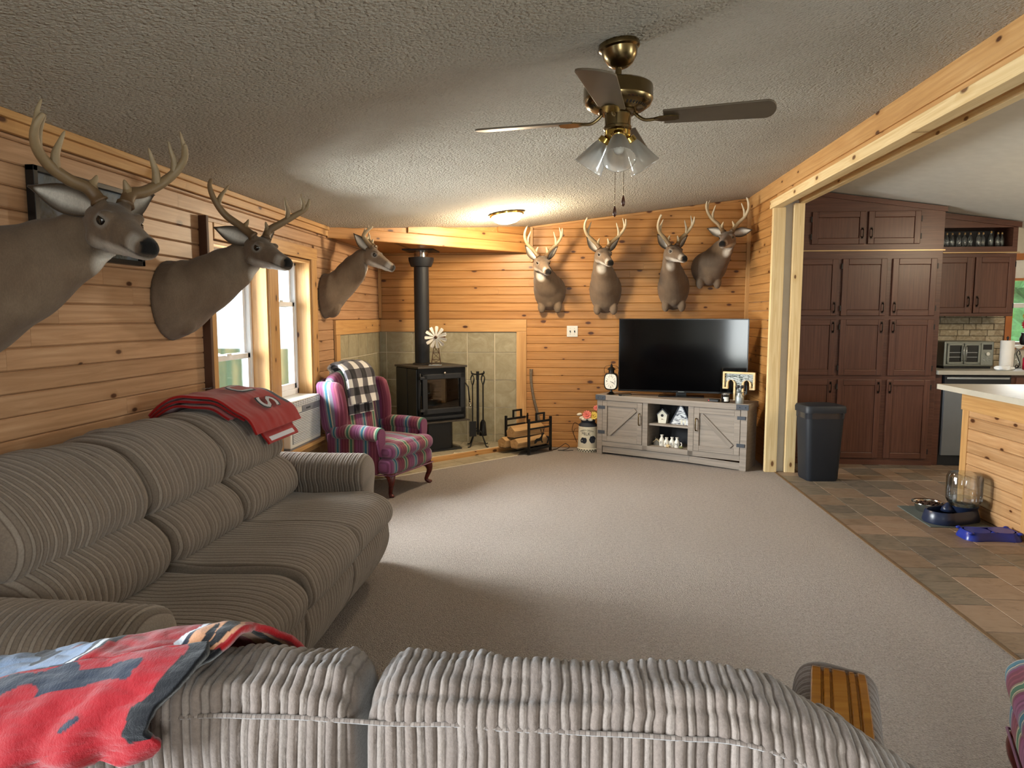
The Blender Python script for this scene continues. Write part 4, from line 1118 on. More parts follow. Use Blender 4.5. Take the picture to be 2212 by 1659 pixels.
# ------------------------------------------------------------------ stove corner
def stove():
    ang = R(40); r = thing('wood_stove', 'black pedestal wood stove with glass door in the tiled corner', 'stove', (-1.51, 6.70, .054), ang)
    # local: x along the front (left to right), y into the corner, origin at the near lower corner
    W, D, zt, zb = .54, .50, .868, .315
    MB().box(-.012, W+.012, -.03, D, zt-.02, zt).build('top_plate', 'stove_top', r, bevel=.004)
    m = MB(); m.box(0, .03, 0, D-.03, zb, zt-.02); m.box(W-.03, W, 0, D-.03, zb, zt-.02); m.box(0, W, D-.06, D-.03, zb, zt-.02); m.box(0, W, 0, D-.03, zt-.09, zt-.02); m.box(0, W, 0, D-.03, zb, zb+.10)
    m.box(0, W, 0, .03, zt-.13, zt-.02); m.box(0, W, 0, .03, zb, zb+.13)
    m.build('firebox', 'stove_black', r, bevel=.003)
    for y0, y1 in ((.01, .20), (.215, D-.04)):
        MB().box(-.014, -.0, y0, y1, zb+.005, zt-.025).build('side_shield', 'stove_black', r, bevel=.003)
    MB().box(W, W+.014, .01, D-.04, zb+.005, zt-.025).build('side_shield', 'stove_black', r, bevel=.003)
    MB().box(-.012, W+.012, -.075, .03, zb-.012, zb).build('ash_lip', 'stove_top', r, bevel=.004)
    MB().prism([(.10, .09), (.14, .05), (.40, .05), (.44, .09), (.44, .38), (.10, .38)], 'z', .0, zb-.01).build('pedestal', 'stove_black', r, bevel=.004)
    MB().box(.04, .50, .0, .44, -.001, .012).build('base_plate', 'stove_black', r, bevel=.003)
    d = MB(); x0, x1, z0, z1 = .035, W-.02, zb+.075, zt-.075; f = .055
    d.box(x0, x1, -.035, -.004, z0, z0+f); d.box(x0, x1, -.035, -.004, z1-f, z1); d.box(x0, x0+f, -.035, -.004, z0, z1); d.box(x1-f, x1, -.035, -.004, z0, z1)
    do = d.build('door', 'stove_black', r, bevel=.007)
    g = MB().box(x0+f, x1-f, -.018, -.012, z0+f, z1-f).build('door_glass', 'smoked_glass', do); g['label'] = 'sooty glass of the stove door'
    MB().tube([(x1-.005, -.045, z0+.30), (x1+.012, -.075, z0+.26), (x1+.02, -.08, z0+.17), (x1+.028, -.08, z0+.10)], .007, 8).build('door_handle', 'black_iron', do, smooth=True)
    co = MB(); hp = [(x1+.028+.010*math.sin(t*.9), -.08+.010*math.cos(t*.9), z0+.13-.0035*t) for t in range(28)]; co.tube(hp, .003, 5); co.build('coil_grip', 'chrome', do, smooth=True)
    MB().lathe([(.004, -.01), (.012, 0), (.016, .006), (.010, .016), (.002, .02)], 12, ((x0+x1)/2, -.045, z1+.002)).build('air_knob', 'chrome', r, smooth=True)
    for z in (z0+.03, z1-.05): MB().box(x0-.03, x0+.02, -.04, -.008, z, z+.03).build('hinge', 'stove_black', r, bevel=.004)
    MB().tube([(x0-.022, -.024, z0-.01), (x0-.022, -.024, z1+.01)], .006, 8).build('hinge_pin', 'black_iron', r, smooth=True)
    MB().box(x0+.01, x1-.01, -.03, -.002, zb+.02, zb+.05).build('air_slide', 'stove_black', r, bevel=.005)
    MB().box(.03, W-.03, D-.065, D-.058, zb+.1, zt-.1).build('firebrick_back', 'stone_house', r)
    MB().box(.03, W-.03, .03, D-.06, zb+.10, zb+.115).build('ash_bed', 'stone_house', r)
    MB().prism([(0, 0), (.13, .01), (.145, .09), (.05, .13), (.0, .1)], 'x', 0, .27).xf(Matrix.Translation((.14, .1, zb+.116)) @ Matrix.Rotation(R(-14), 4, 'Y') @ Matrix.Rotation(R(20), 4, 'Z')).build('charred_log', 'log_wood', r, bevel=.004)
    return r
stove()
def pipe():
    r = thing('stove_pipe', 'black stove pipe rising from the wood stove into the soffit', 'pipe', (-1.55, 7.10, .93))
    MB().lathe([(.076, -.006), (.076, .62), (.077, .62), (.077, .63), (.076, .63), (.076, 1.03)], 32).build('pipe_section', 'pipe_black', r, smooth=40)
    MB().lathe([(.076, .99), (.105, .995), (.128, 1.055), (.130, 1.085), (.076, 1.09)], 32).build('collar', 'pipe_black', r, smooth=40)
    MB().lathe([(.073, 1.08), (.073, 1.161)], 32).build('chimney_sleeve', 'chrome', r, smooth=40)
    MB().box(-.16, .16, -.16, .16, 1.150, 1.162).build('ceiling_plate', 'pipe_black', r)
    MB().lathe([(.10, -.006), (.10, .004), (.078, .01)], 32).build('flue_ring', 'stove_top', r, smooth=40)
    return r
pipe()
def windmill():
    r = thing('toy_windmill', 'small white metal windmill standing on the wood stove', 'ornament', (-1.375, 6.955, .923), R(8))
    MB().box(-.075, .055, -.05, .05, -.001, .008).build('base', 'galvanised', r, bevel=.002)
    m = MB(); tops = [(-.016, -.016), (.016, -.016), (.016, .016), (-.016, .016)]; bots = [(-.05, -.04), (.045, -.04), (.045, .04), (-.05, .04)]
    H_ = .24
    P = lambda i, t: (bots[i][0]+(tops[i][0]-bots[i][0])*t, bots[i][1]+(tops[i][1]-bots[i][1])*t, .006+H_*t)
    for i in range(4): m.tube([P(i, 0), P(i, 1)], .0028, 5)
    for t in (.0, .22, .5, .76):
        for i in range(4): m.tube([P(i, t), P((i+1) % 4, t)], .0016, 4)
    for t0, t1 in ((0, .22), (.22, .5), (.5, .76)):
        for i in range(4): m.tube([P(i, t0), P((i+1) % 4, t1)], .0014, 4); m.tube([P((i+1) % 4, t0), P(i, t1)], .0014, 4)
    m.build('tower', 'rust_iron', r)
    hub = Vector((0, -.045, .285))
    MB().tube([hub+Vector((0, -.012, 0)), hub+Vector((0, .06, 0))], [.016, .010], 10).build('hub', 'rust_iron', r, smooth=True)
    for k in range(11):
        a = 2*math.pi*k/11+.1; M = Matrix.Translation(hub) @ Matrix.Rotation(a, 4, 'Y') @ Matrix.Rotation(R(24), 4, 'Z')
        m = MB().add([(-.006, 0, .016), (.006, 0, .016), (.019, -.004, .098), (.013, 0, .112), (-.013, 0, .112), (-.019, -.004, .098), (-.006, .003, .016), (.006, .003, .016), (.019, -.001, .098), (.013, .003, .112), (-.013, .003, .112), (-.019, -.001, .098)],
              [(0, 1, 2, 3, 4, 5), (11, 10, 9, 8, 7, 6)]+[(i, i+6, (i+1) % 6+6, (i+1) % 6) for i in range(6)]).xf(M)
        m.build('vane', 'white_paint', r)
    MB().prism([(.03, .285), (.10, .318), (.105, .262)], 'x', -.001, .001).xf(Matrix.Rotation(R(-62), 4, 'Z')).build('tail', 'rust_iron', r)
    return r
windmill()
def tools():
    r = thing('fireplace_tool_set', 'black iron fireplace tool set standing on the hearth', 'fire tools', (-.985, 7.20, .054), R(20))
    m = MB(); m.tube([(0, 0, .12), (0, 0, .775)], .013, 8); m.tube([(0, 0, .70), (0, 0, .79)], .016, 8)
    m.build('post', 'black_iron', r, smooth=40)
    for k in range(4):
        a = k*math.pi/2+.6; c, s = math.cos(a), math.sin(a)
        MB().tube(bezier([(0, 0, .16), (.045*c, .045*s, .15), (.085*c, .085*s, .07), (.12*c, .12*s, .008), (.15*c, .15*s, .006)], 4), .0065, 6).build('leg', 'black_iron', r, smooth=True)
        MB().tube(bezier([(0, 0, .765), (.04*c, .04*s, .76), (.085*c, .085*s, .768), (.095*c, .095*s, .79)], 4), .0055, 6).build('hook', 'black_iron', r, smooth=True)
        x, y = .078*c, .078*s
        h = MB(); h.tube(bezier([(x, y, .755), (x-.022*s, y+.022*c, .725), (x-.020*s, y+.020*c, .69), (x, y, .65), (x+.020*s, y-.020*c, .69), (x+.022*s, y-.022*c, .725), (x, y, .755)], 4), .0045, 6)
        t = h.build('tool_handle', 'black_iron', r, smooth=True)
        sh = MB(); sh.tube([(x, y, .655), (x, y, .26)], .0055, 6)
        if k == 2: sh.box(x-.036, x+.036, y-.006, y+.004, .11, .27)
        elif k == 0: sh.lathe([(.012, .27), (.03, .24), (.042, .10), (.0, .10)], 12, (x, y, 0))
        elif k == 1: sh.tube(bezier([(x, y, .26), (x, y, .20), (x+.02, y, .16), (x+.045, y, .18)], 4), .005, 6)
        else: sh.tube(bezier([(x, y, .26), (x+.015, y, .18), (x, y, .12)], 4), .005, 6); sh.tube(bezier([(x, y, .26), (x-.015, y, .18), (x, y, .12)], 4), .005, 6)
        sh.build(('brush', 'poker', 'shovel', 'tongs')[k], 'black_iron', r, smooth=40)
    return r
tools()
def log_rack():
    r = thing('log_rack', 'black steel log holder with deer cut-outs beside the hearth', 'log rack', (-.433, 6.985, .0), math.atan2(.75, .66))
    # local x along each side frame (towards the wall), y towards the hearth
    W, D, H_ = .345, .34, .375; b = .022
    for y in (0, D):
        m = MB(); dz = .054 if y > .1 else 0
        f = MB(); z0 = 0.0
        f.box(0, b, y, y+b, .01, H_); f.box(W-b, W, y, y+b, .01, H_); f.box(0, W, y+.003, y+b-.003, H_-.05, H_-.028); f.box(0, W, y+.003, y+b-.003, H_-.115, H_-.098); f.box(0, W, y+.003, y+b-.003, .05, .068)
        f.build('side_frame', 'black_iron', r, bevel=.002)
        g = MB(); g.box(.11, .128, y+.003, y+b-.003, H_-.03, H_+.05); g.box(.225, .243, y+.003, y+b-.003, H_-.03, H_+.05); g.box(.11, .243, y+.003, y+b-.003, H_+.035, H_+.053); g.build('handle', 'black_iron', r, bevel=.002)
        # silhouette of a running deer cut from sheet steel
        cx = .175
        c = MB(); sil = [(-.085, .10), (-.075, .135), (-.05, .15), (-.01, .15), (.015, .165), (.03, .195), (.055, .20), (.065, .19), (.045, .178), (.035, .15), (.03, .125), (.045, .10), (.03, .095), (.015, .12), (-.04, .118), (-.06, .10)]
        c.prism([(cx+px, pz+.01) for px, pz in sil], 'y', y+.009, y+.012)
        for s in (-1, 1): c.tube([(cx+.035, y+.0105, .205), (cx+.035+s*.018, y+.0105, .225), (cx+.035+s*.030, y+.0105, .255)], .003, 5); c.tube([(cx+.035+s*.02, y+.0105, .228), (cx+.035+s*.012, y+.0105, .25)], .0025, 5)
        c.build('deer_cutout', 'black_iron', r)
    m = MB(); m.box(.0, b, 0, D+b, .05, .068); m.box(W-b, W, 0, D+b, .05, .068); m.box(.12, .14, 0, D+b, .05, .06); m.box(.21, .23, 0, D+b, .05, .06); m.box(0, W, -.0, D+b, .046, .05)
    m.build('tray', 'black_iron', r)
    return r
lr = log_rack()
def logs():
    M0 = Matrix.Translation((-.433, 6.985, 0)) @ Matrix.Rotation(math.atan2(.75, .66), 4, 'Z')
    spec = [((-.10, .07, .072), .44, 0, [(0, 0), (.085, .0), (.105, .07), (.03, .10), (-.02, .06)], 'split log at the bottom of the rack nearest the carpet'),
            ((-.14, .20, .072), .46, 3, [(0, 0), (.10, .0), (.11, .06), (.05, .105), (-.01, .07)], 'split log at the bottom of the rack nearest the hearth'),
            ((-.09, .12, .180), .43, -2, [(0, 0), (.11, -.005), (.125, .06), (.06, .115), (-.01, .07)], 'pale split log on top of the pile in the rack')]
    for i, (p, L, a, pr, lab) in enumerate(spec):
        m = MB(); n = len(pr); rg = random.Random(i)
        NS = 7
        for k in range(NS):
            t = k/(NS-1)
            for (y, z) in pr: m.v.append((L*t, y+.006*nz(t*3, y*20, i), z+.006*nz(t*3, z*20, i+5)))
        for k in range(NS-1):
            for q in range(n): m.f.append((k*n+q, k*n+(q+1) % n, (k+1)*n+(q+1) % n, (k+1)*n+q))
        m.f += [tuple(range(n-1, -1, -1)), tuple(range((NS-1)*n, NS*n))]
        t = thing('split_log', lab, 'log', group='split logs in the rack')
        t.matrix_world = M0 @ Matrix.Translation(p) @ Matrix.Rotation(R(a), 4, 'Z')
        m.build('split_wood', 'log_wood', t, bevel=.004)
        b = MB(); b.prism([(pr[0][0]-.004, pr[0][1]+.003), (pr[1][0]+.004, pr[1][1]+.003), (pr[1][0]-.002, pr[1][1]-.005), (pr[0][0], pr[0][1]-.005)], 'x', .002, L-.002); b.build('bark', 'bark', t, bevel=.002)
logs()
o = thing('axe', 'axe handle leaning on the pine wall behind the log rack', 'axe', (-.30, 7.36, .0))
MB().tube(bezier([(-.135, .070, .855), (-.14, .068, .80), (-.135, .066, .70), (-.11, .064, .55), (-.06, .062, .35), (-.01, .06, .12)], 6), [.021, .020, .018, .017, .016, .016, .015, .015]+[.0145]*23, 10).build('handle', 'axe_wood', o, smooth=True)
MB().prism([(-.12, .055), (-.02, .075), (.0, .145), (-.10, .165), (-.14, .11)], 'y', -.012, .012).xf(Matrix.Translation((.07, .06, -.02))).build('axe_head', 'black_iron', o, bevel=.004)
# lamp wire by the rack
o = tag(MB().tube(bezier([(-.19, 7.30, .008), (-.15, 7.33, .012), (-.10, 7.30, .05), (-.06, 7.37, .06), (-.02, 7.33, .03), (-.08, 7.28, .008), (-.14, 7.27, .008), (-.05, 7.25, .008), (.02, 7.28, .008)], 8), .0035, 6).build('power_cord', 'cord_black', smooth=True), 'tangled black power cord on the carpet beside the log rack', 'cord')

# ------------------------------------------------------------------ striped wing chair
def padded(name, par, x0, x1, y0, y1, z0, z1, rad, stripe, shape=None, puff=.012, n=14):
    """rounded upholstered block; stripe(x,y,z)-> stripe coordinate"""
    m = MB(); vs = []; fs = []
    cx, cy, cz = (x0+x1)/2, (y0+y1)/2, (z0+z1)/2; hx, hy, hz = (x1-x0)/2, (y1-y0)/2, (z1-z0)/2
    r = min(rad, hx*.98, hy*.98, hz*.98)
    def face(ax, sg):
        st = len(m.v)
        for j in range(n+1):
            for i in range(n+1):
                def sp(t):                       # denser samples near the edges
                    t = 2*t-1; return math.copysign(1-(1-abs(t))**1.6, t)
                a, b = sp(i/n), sp(j/n)
                p = {0: (sg, a, b), 1: (a, sg, b), 2: (a, b, sg)}[ax]
                q = Vector((p[0]*hx, p[1]*hy, p[2]*hz)); c = Vector((max(-hx+r, min(hx-r, q.x)), max(-hy+r, min(hy-r, q.y)), max(-hz+r, min(hz-r, q.z))))
                d = q-c
                if d.length > 1e-9: q = c+d.normalized()*r
                pf = puff*(1-p[(ax+1) % 3]**2)*(1-p[(ax+2) % 3]**2)
                nv = [0, 0, 0]; nv[ax] = sg*pf; q = q+Vector(nv)
                m.v.append(tuple(Vector((cx, cy, cz))+q))
        for j in range(n):
            for i in range(n):
                a = st+j*(n+1)+i; m.f.append((a, a+1, a+n+2, a+n+1))
    for ax in (0, 1, 2):
        for sg in (-1, 1): face(ax, sg)
    m.a['stripe'] = [stripe(*v) for v in m.v]
    if shape: m.v = [tuple(shape(*v)) for v in m.v]
    me = m.mesh(name); bm = bmesh.new(); bm.from_mesh(me)
    at = None
    for an, vals in m.a.items():
        a_ = me.attributes.new(an, 'FLOAT', 'POINT'); a_.data.foreach_set('value', vals)
    bm.free(); bm = bmesh.new(); bm.from_mesh(me); bmesh.ops.remove_doubles(bm, verts=bm.verts, dist=.0004); bmesh.ops.recalc_face_normals(bm, faces=bm.faces); bm.to_mesh(me); bm.free()
    return link(name, me, 'striped_upholstery', par, smooth=True)
def wing_chair(label, loc, rz):
    r = thing('wing_chair', label, 'armchair', loc, rz, 'striped wing chairs'); r.scale = (.92, .92, .92)
    sy = lambda x, y, z: y+.06; sx = lambda x, y, z: x+.02; sxz = lambda x, y, z: x-z*.15
    padded('seat_base', r, -.30, .27, -.30, .30, .185, .335, .03, sy, puff=.004)
    padded('front_apron', r, .17, .325, -.345, .345, .19, .335, .05, sy, puff=.01)
    padded('seat_cushion', r, -.24, .27, -.255, .255, .33, .465, .05, sy, puff=.025)
    padded('cushion_front', r, .16, .345, -.335, .335, .33, .455, .055, sy, puff=.014)
    # back: leans away and is arched at the top
    def lean(x, y, z): 
        t = max(0, z-.33); return (x-.16*t, y*(1+.10*math.sin(min(1, t/.7)*math.pi*.5)), z+(.045*(1-(y/.27)**2) if z > .9 else 0)*min(1, (z-.9)/.08))
    padded('backrest', r, -.33, -.20, -.265, .265, .30, 1.0, .055, sy, lean, .02)
    padded('outside_back', r, -.375, -.33, -.30, .30, .20, .97, .02, sy, lean, .004)
    for s in (-1, 1):
        padded('wing', r, -.36, -.13, s*.315-.045, s*.315+.045, .53, .965, .042, sx, lambda x, y, z: (x-.16*max(0, z-.33)+.05*math.sin((z-.5)*5.5)*(1 if x > -.2 else 0), y+s*.012, z-.0*(x+.36)), .008)
        padded('arm_panel', r, -.36, .185, s*.315-.028, s*.315+.028, .19, .52, .025, sx, None, .004)
        # rolled arm
        m = MB(); NN = 40; path = [(-.27+.49*k/NN, s*.335, .535+.012*math.sin(k/NN*3)) for k in range(NN+1)]
        m.tube(path, [.058+.006*min(1, k/6) for k in range(NN+1)], 18); m.a['stripe'] = [v[0]+.02 for v in m.v]
        m.build('arm_roll', 'striped_upholstery', r, smooth=50)
        m = MB().prism([(s*.335+.056*math.cos(a), .535+.056*math.sin(a)) for a in [k*math.pi/10 for k in range(-1, 12)]]+[(s*.335-.05*1, .47), (s*.32-.03, .35), (s*.32+.03, .35), (s*.335+.05, .47)], 'x', .205, .232)
        m.a['stripe'] = [.12+.02*v[2] for v in m.v]; m.build('arm_facing', 'striped_upholstery', r, bevel=.006)
        # cabriole front leg, plain back leg
        MB().tube(bezier([(.27, s*.285, .20), (.292, s*.300, .17), (.298, s*.306, .12), (.280, s*.292, .06), (.275, s*.288, .03), (.298, s*.304, .012), (.305, s*.31, .0)], 5), [.052, .050, .047, .043, .040, .038, .036, .034, .031, .028, .026, .024, .022, .021, .020, .019, .018, .018, .0175, .017, .017, .0175, .018, .019, .020, .021, .022, .023, .022, .02, .016], 12).build('front_leg', 'cherry', r, smooth=True)
        MB().tube([(-.30, s*.26, .20), (-.33, s*.27, .08), (-.36, s*.275, .0)], [.026, .021, .016], 10).build('rear_leg', 'cherry', r, smooth=True)
    # welt cord along the bottom edge
    m = MB(); m.tube([(-.30, -.30, .19), (.17, -.335, .19), (.325, -.33, .195), (.33, 0, .195), (.325, .33, .195), (.17, .335, .19), (-.30, .30, .19)], .005, 6); m.a['stripe'] = [.04]*len(m.v); m.build('welt', 'striped_upholstery', r, smooth=True)
    return r
CH = (-1.565, 5.60, 0); CHA = R(-20)
wing_chair('striped wing chair with a plaid throw beside the wood stove', CH, CHA)
wing_chair('striped wing chair cut off at the lower right edge of the picture', (1.485, 1.72, 0), R(158))
def plaid_throw():
    r = thing('plaid_throw', 'black and white buffalo plaid throw over the wing chair back', 'blanket', CH, CHA); r.scale = (.92, .92, .92)
    # local chair frame: over the top of the backrest and hanging down its front
    for nm, path, y0, y1, h0 in (('under_fold', [(-.475, .84), (-.468, .98), (-.43, 1.06), (-.35, 1.07), (-.285, 1.0), (-.262, .86), (-.245, .74), (-.23, .66)], -.14, .20, .006), ('top_fold', [(-.478, .88), (-.470, 1.0), (-.43, 1.08), (-.35, 1.088), (-.27, 1.02), (-.232, .87), (-.205, .755)], -.17, .235, .02)):
        P = bezier([(x, 0, z) for x, z in path], 10); NU, NV = 40, len(P); m = MB(); uv = []
        ln = 0; lens = [0]
        for i in range(1, NV): ln += (P[i]-P[i-1]).length; lens.append(ln)
        for j in range(NV):
            tg = (P[min(j+1, NV-1)]-P[max(j-1, 0)]).normalized(); nv = Vector((tg.z, 0, -tg.x)); nv = nv if nv.x*.6+nv.z > 0 else -nv
            for i in range(NU):
                u = i/(NU-1); y = y0+(y1-y0)*u-.05*lens[j]
                h = h0+.012*nz(u*3, lens[j]*5, h0*50)+.008*nz(u*9, lens[j]*11, 2)+.015*(1-abs(2*u-1)**6)
                p = P[j]+nv*h; m.v.append((p.x, y, p.z)); uv.append((u*(y1-y0)+.03, lens[j]))
        for j in range(NV-1):
            for i in range(NU-1): m.f.append((j*NU+i, j*NU+i+1, (j+1)*NU+i+1, (j+1)*NU+i))
        o = m.build(nm, 'buffalo_plaid', r, smooth=True, fix=False)
        l = o.data.uv_layers.new(name='UVMap')
        for lp in o.data.loops: l.data[lp.index].uv = uv[lp.vertex_index]
        s = o.modifiers.new('thick', 'SOLIDIFY'); s.thickness = .016; s.offset = 0
    return r
plaid_throw()
# ------------------------------------------------------------------ television corner
ST = math.atan2(-.48, .877); SU = Vector((math.cos(ST), math.sin(ST), 0)); SN = Vector((-math.sin(ST), math.cos(ST), 0))
SO = Vector((.262, 7.155, 0)); SW, SD, SH = 1.52, .33, .62
def spt(x, y, z): return SO+SU*x+SN*y+Vector((0, 0, z))
def tv_stand():
    r = thing('tv_stand', 'grey barn-door television stand with two doors and open shelves', 'tv stand', SO, ST)
    def bp(nm, *b, mat='barn_wood', par=None, bev=.0025): return MB().box(*b).build(nm, mat, par or r, bevel=bev)
    bp('top', -.012, SW+.012, -.012, SD, SH-.055, SH)
    bp('side_panel', 0, .06, 0, SD, 0, SH-.055); bp('side_panel', SW-.06, SW, 0, SD, 0, SH-.055)
    x0, x1, x2, x3 = .06, .50, 1.02, SW-.06
    bp('divider', x1, x1+.055, 0, SD, .09, SH-.055); bp('divider', x2-.055, x2, 0, SD, .09, SH-.055)
    bp('bottom_rail', .06, SW-.06, .0, SD, .09, .14); bp('kick_rail', .06, .98, .012, .03, .02, .085)
    k = bp('kick_rail', 0, .48, .0, .018, 0, .065); k.location = (.98, .006, .02); k.rotation_euler = (0, R(1.6), 0); k['label'] = 'loose sagging kick board'
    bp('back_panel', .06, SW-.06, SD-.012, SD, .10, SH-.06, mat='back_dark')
    bp('shelf', x1+.055, x2-.055, .02, SD-.012, .345, .365)
    def door(xa, xb, flip):
        d = bp('door', xa+.003, xb-.003, .008, .022, .142, SH-.058); f = .055
        for b in ((xa+.003, xa+f), (xb-f, xb-.003)): bp('stile', b[0], b[1], -.004, .008, .142, SH-.058, par=d)
        for z in ((.142, .142+f), (SH-.058-f, SH-.058)): bp('rail', xa+f, xb-f, -.004, .008, z[0], z[1], par=d)
        a, b = Vector((xa+f, 0, .142+f)), Vector((xb-f, 0, SH-.058-f))
        if flip: a, b = Vector((xb-f, 0, .142+f)), Vector((xa+f, 0, SH-.058-f))
        v = (b-a); ln = v.length; an = math.atan2(v.z, v.x)
        o = MB().box(.028, ln-.028, -.004, .006, -.022, .022).build('diagonal_brace', 'barn_wood', d, bevel=.002); o.location = a; o.rotation_euler = (0, -an, 0)
        hx = xb-.028 if not flip else xa+.028
        MB().tube(bezier([(hx, -.003, .455), (hx, -.028, .45), (hx, -.034, .40), (hx, -.028, .345), (hx, -.003, .34)], 5), .006, 8).build('handle', 'antique_brass', d, smooth=True)
        for z in (.22, .475):
            q = (xa-.045, xa+.03) if not flip else (xb-.03, xb+.045)
            bp('hinge', q[0], q[1], -.008, -.003, z, z+.032, mat='bracket_grey', par=d, bev=.001)
    door(x0, x1, False); door(x2, x3, True)
    for xa, xb in ((-.013, .10), (SW-.10, SW+.013)):
        b = bp('corner_bracket', xa, xb, -.016, -.011, SH-.052, SH-.004, mat='bracket_grey', bev=.001)
        for xx in (xa+.03, xb-.03): MB().ell((xx, -.018, SH-.028), (.005, .004, .005), 8, 6).build('rivet', 'bracket_grey', b, smooth=True)
    return r
tv_stand()
def tv():
    A_, B_ = Vector((.470, 7.085, 0)), Vector((1.690, 6.850, 0)); an = math.atan2((B_-A_).y, (B_-A_).x); W = (B_-A_).length
    r = thing('television', 'large black flat screen television on the grey stand', 'television', (A_.x, A_.y, SH), an)
    z0, z1 = .045, .775; b = .011
    MB().box(0, W, .004, .03, z0, z1).build('screen_panel', 'tv_bezel', r, bevel=.003)
    MB().box(b, W-b, .001, .005, z0+.018, z1-b).build('screen', 'tv_glass', r)
    m = MB(); m.box(0, W, -.003, .004, z1-b, z1); m.box(0, W, -.003, .004, z0, z0+.018); m.box(0, b, -.003, .004, z0, z1); m.box(W-b, W, -.003, .004, z0, z1); m.build('bezel', 'tv_bezel', r, bevel=.001)
    MB().box(.2, W-.2, .03, .065, z0+.05, z0+.45).build('rear_housing', 'dark_plastic', r, bevel=.01)
    MB().box(W/2-.03, W/2+.03, -.0042, -.003, z0+.005, z0+.012).build('maker_badge', 'steel', r)
    MB().box(W/2-.22, W/2+.22, -.04, .12, .001, .012).build('stand_base', 'tv_bezel', r, bevel=.003)
    MB().box(W/2-.05, W/2+.05, .03, .06, .01, z0+.2).build('stand_neck', 'tv_bezel', r, bevel=.003)
    return r
tv()
def clock():
    p = spt(.125, .065, SH); r = thing('lantern_clock', 'black lantern-shaped two-sided clock left of the television', 'clock', p, ST+R(14))
    rr = lambda hw, hh, c: [(hw*math.copysign(abs(math.cos(a))**.55, math.cos(a)), c+hh*math.copysign(abs(math.sin(a))**.6, math.sin(a))) for a in [2*math.pi*k/32 for k in range(32)]]
    MB().lathe([(.045, 0), (.048, .006), (.03, .016), (.014, .03), (.012, .05)], 20).build('foot', 'lamp_black', r, smooth=40)
    MB().prism(rr(.072, .088, .135), 'y', -.03, .03).build('clock_case', 'lamp_black', r, bevel=.006)
    MB().prism(rr(.060, .076, .135), 'y', -.0325, -.030).build('dial', 'clock_face', r)
    MB().lathe([(.03, .218), (.03, .25), (.045, .255), (.03, .275), (.014, .285), (.01, .305), (.004, .318)], 16).build('finial', 'lamp_black', r, smooth=40)
    MB().tube(bezier([(-.07, 0, .215), (-.075, 0, .26), (-.055, 0, .29), (0, 0, .298), (.055, 0, .29), (.075, 0, .26), (.07, 0, .215)], 6), .0022, 6).build('bail_handle', 'lamp_black', r, smooth=True)
    def put(body, size, x, z, mat='ink', rot=0):
        vs, fs = text_geo(body, size); m = MB(); m.v = [(x+a*math.cos(rot)-b*math.sin(rot), -.0331, z+a*math.sin(rot)+b*math.cos(rot)) for a, b in vs]; m.f = fs; m.build('numeral', mat, r, fix=False)
    put('12', .034, 0, .193); put('3', .034, .042, .135); put('6', .034, 0, .078); put('9', .034, -.042, .135)
    tk = MB()
    for h in (1, 2, 4, 5, 7, 8, 10, 11):
        a = R(90-30*h); c, s = math.cos(a), math.sin(a); k0, k1 = .030, .052; kk = 1.25
        tk.add([(c*k0-s*.0012, -.0331, .135+s*k0*kk+c*.0012), (c*k0+s*.0012, -.0331, .135+s*k0*kk-c*.0012), (c*k1+s*.0012, -.0331, .135+s*k1*kk-c*.0012), (c*k1-s*.0012, -.0331, .135+s*k1*kk+c*.0012)], [(0, 1, 2, 3)])
    tk.build('hour_marks', 'ink', r, fix=False)
    for L_, a in ((.030, R(-20)), (.050, R(-27))):
        m = MB().box(-.006, L_, -.0345, -.0337, -.0018, .0018); o = m.build('hand', 'ink', r); o.location = (0, 0, .135); o.rotation_euler = (0, -a, 0)
    return r
clock()
r = thing('remote_control', 'black remote lying beside the lantern clock', 'remote', spt(.285, .05, SH), ST+R(60)); MB().box(-.07, .07, -.02, .02, .0, .018).build('body', 'dark_plastic', r, bevel=.005); MB().box(-.055, .06, -.021, -.0195, .005, .012).build('side_strip', 'steel', r)
def letter_t():
    p = spt(1.405, .105, SH+.02); r = thing('letter_sign', 'wood-framed corrugated metal letter T standing at the right of the television', 'sign', p, ST+R(2))
    out = [(-.02, 0), (.02, 0)]
    # outline of the capital: stem, serifed bar with rounded inner corners
    def shape(g):
        R_ = []; stem, bar, drop = .045-g, .145-g, .02
        o = [(-stem, 0+g*0), (stem, 0+g*0), (stem, .155)]
        for k in range(7): a = math.pi*k/6; o.append((stem+.026+g-(.026+g)*math.cos(a), .155+(.03)*math.sin(a)*1.2+0))
        o += [(.097+g, .105+g), (bar, .105+g), (bar, .265-g), (-bar, .265-g), (-bar, .105+g), (-.097-g, .105+g)]
        q = []
        for k in range(7): a = math.pi*k/6; q.append((-(.097+g)+(.026+g)-(.026+g)*math.cos(a), .155+(.03)*math.sin(a)*1.2))
        return o+q+[(-stem, .155)]
    a, b = shape(0), shape(.016)
    n = len(a); m = MB()
    for y in (-.018, .018):
        m.v += [(x, y, z) for x, z in a]+[(x, y, max(z, .0)) for x, z in b]
    for i in range(n):
        j = (i+1) % n
        m.f += [(i, j, n+j, n+i), (2*n+i, 3*n+i, 3*n+j, 2*n+j), (i, 2*n+i, 2*n+j, j), (n+i, n+j, 3*n+j, 3*n+i)]
    m.build('wood_frame', 'pine_raw', r)
    m = MB(); m.v = [(x, -.002, z) for x, z in b]; bm = bmesh.new(); vs = [bm.verts.new(v) for v in m.v]; bm.faces.new(vs); me = bpy.data.meshes.new('metal_face'); bmesh.ops.solidify(bm, geom=bm.faces[:], thickness=.004); bm.to_mesh(me); bm.free()
    link('metal_face', me, 'galvanised_print', r)
    return r
letter_t()
r = thing('jar_candle', 'dark jar candle with a white paper label right of the television', 'candle', spt(1.30, .055, SH))
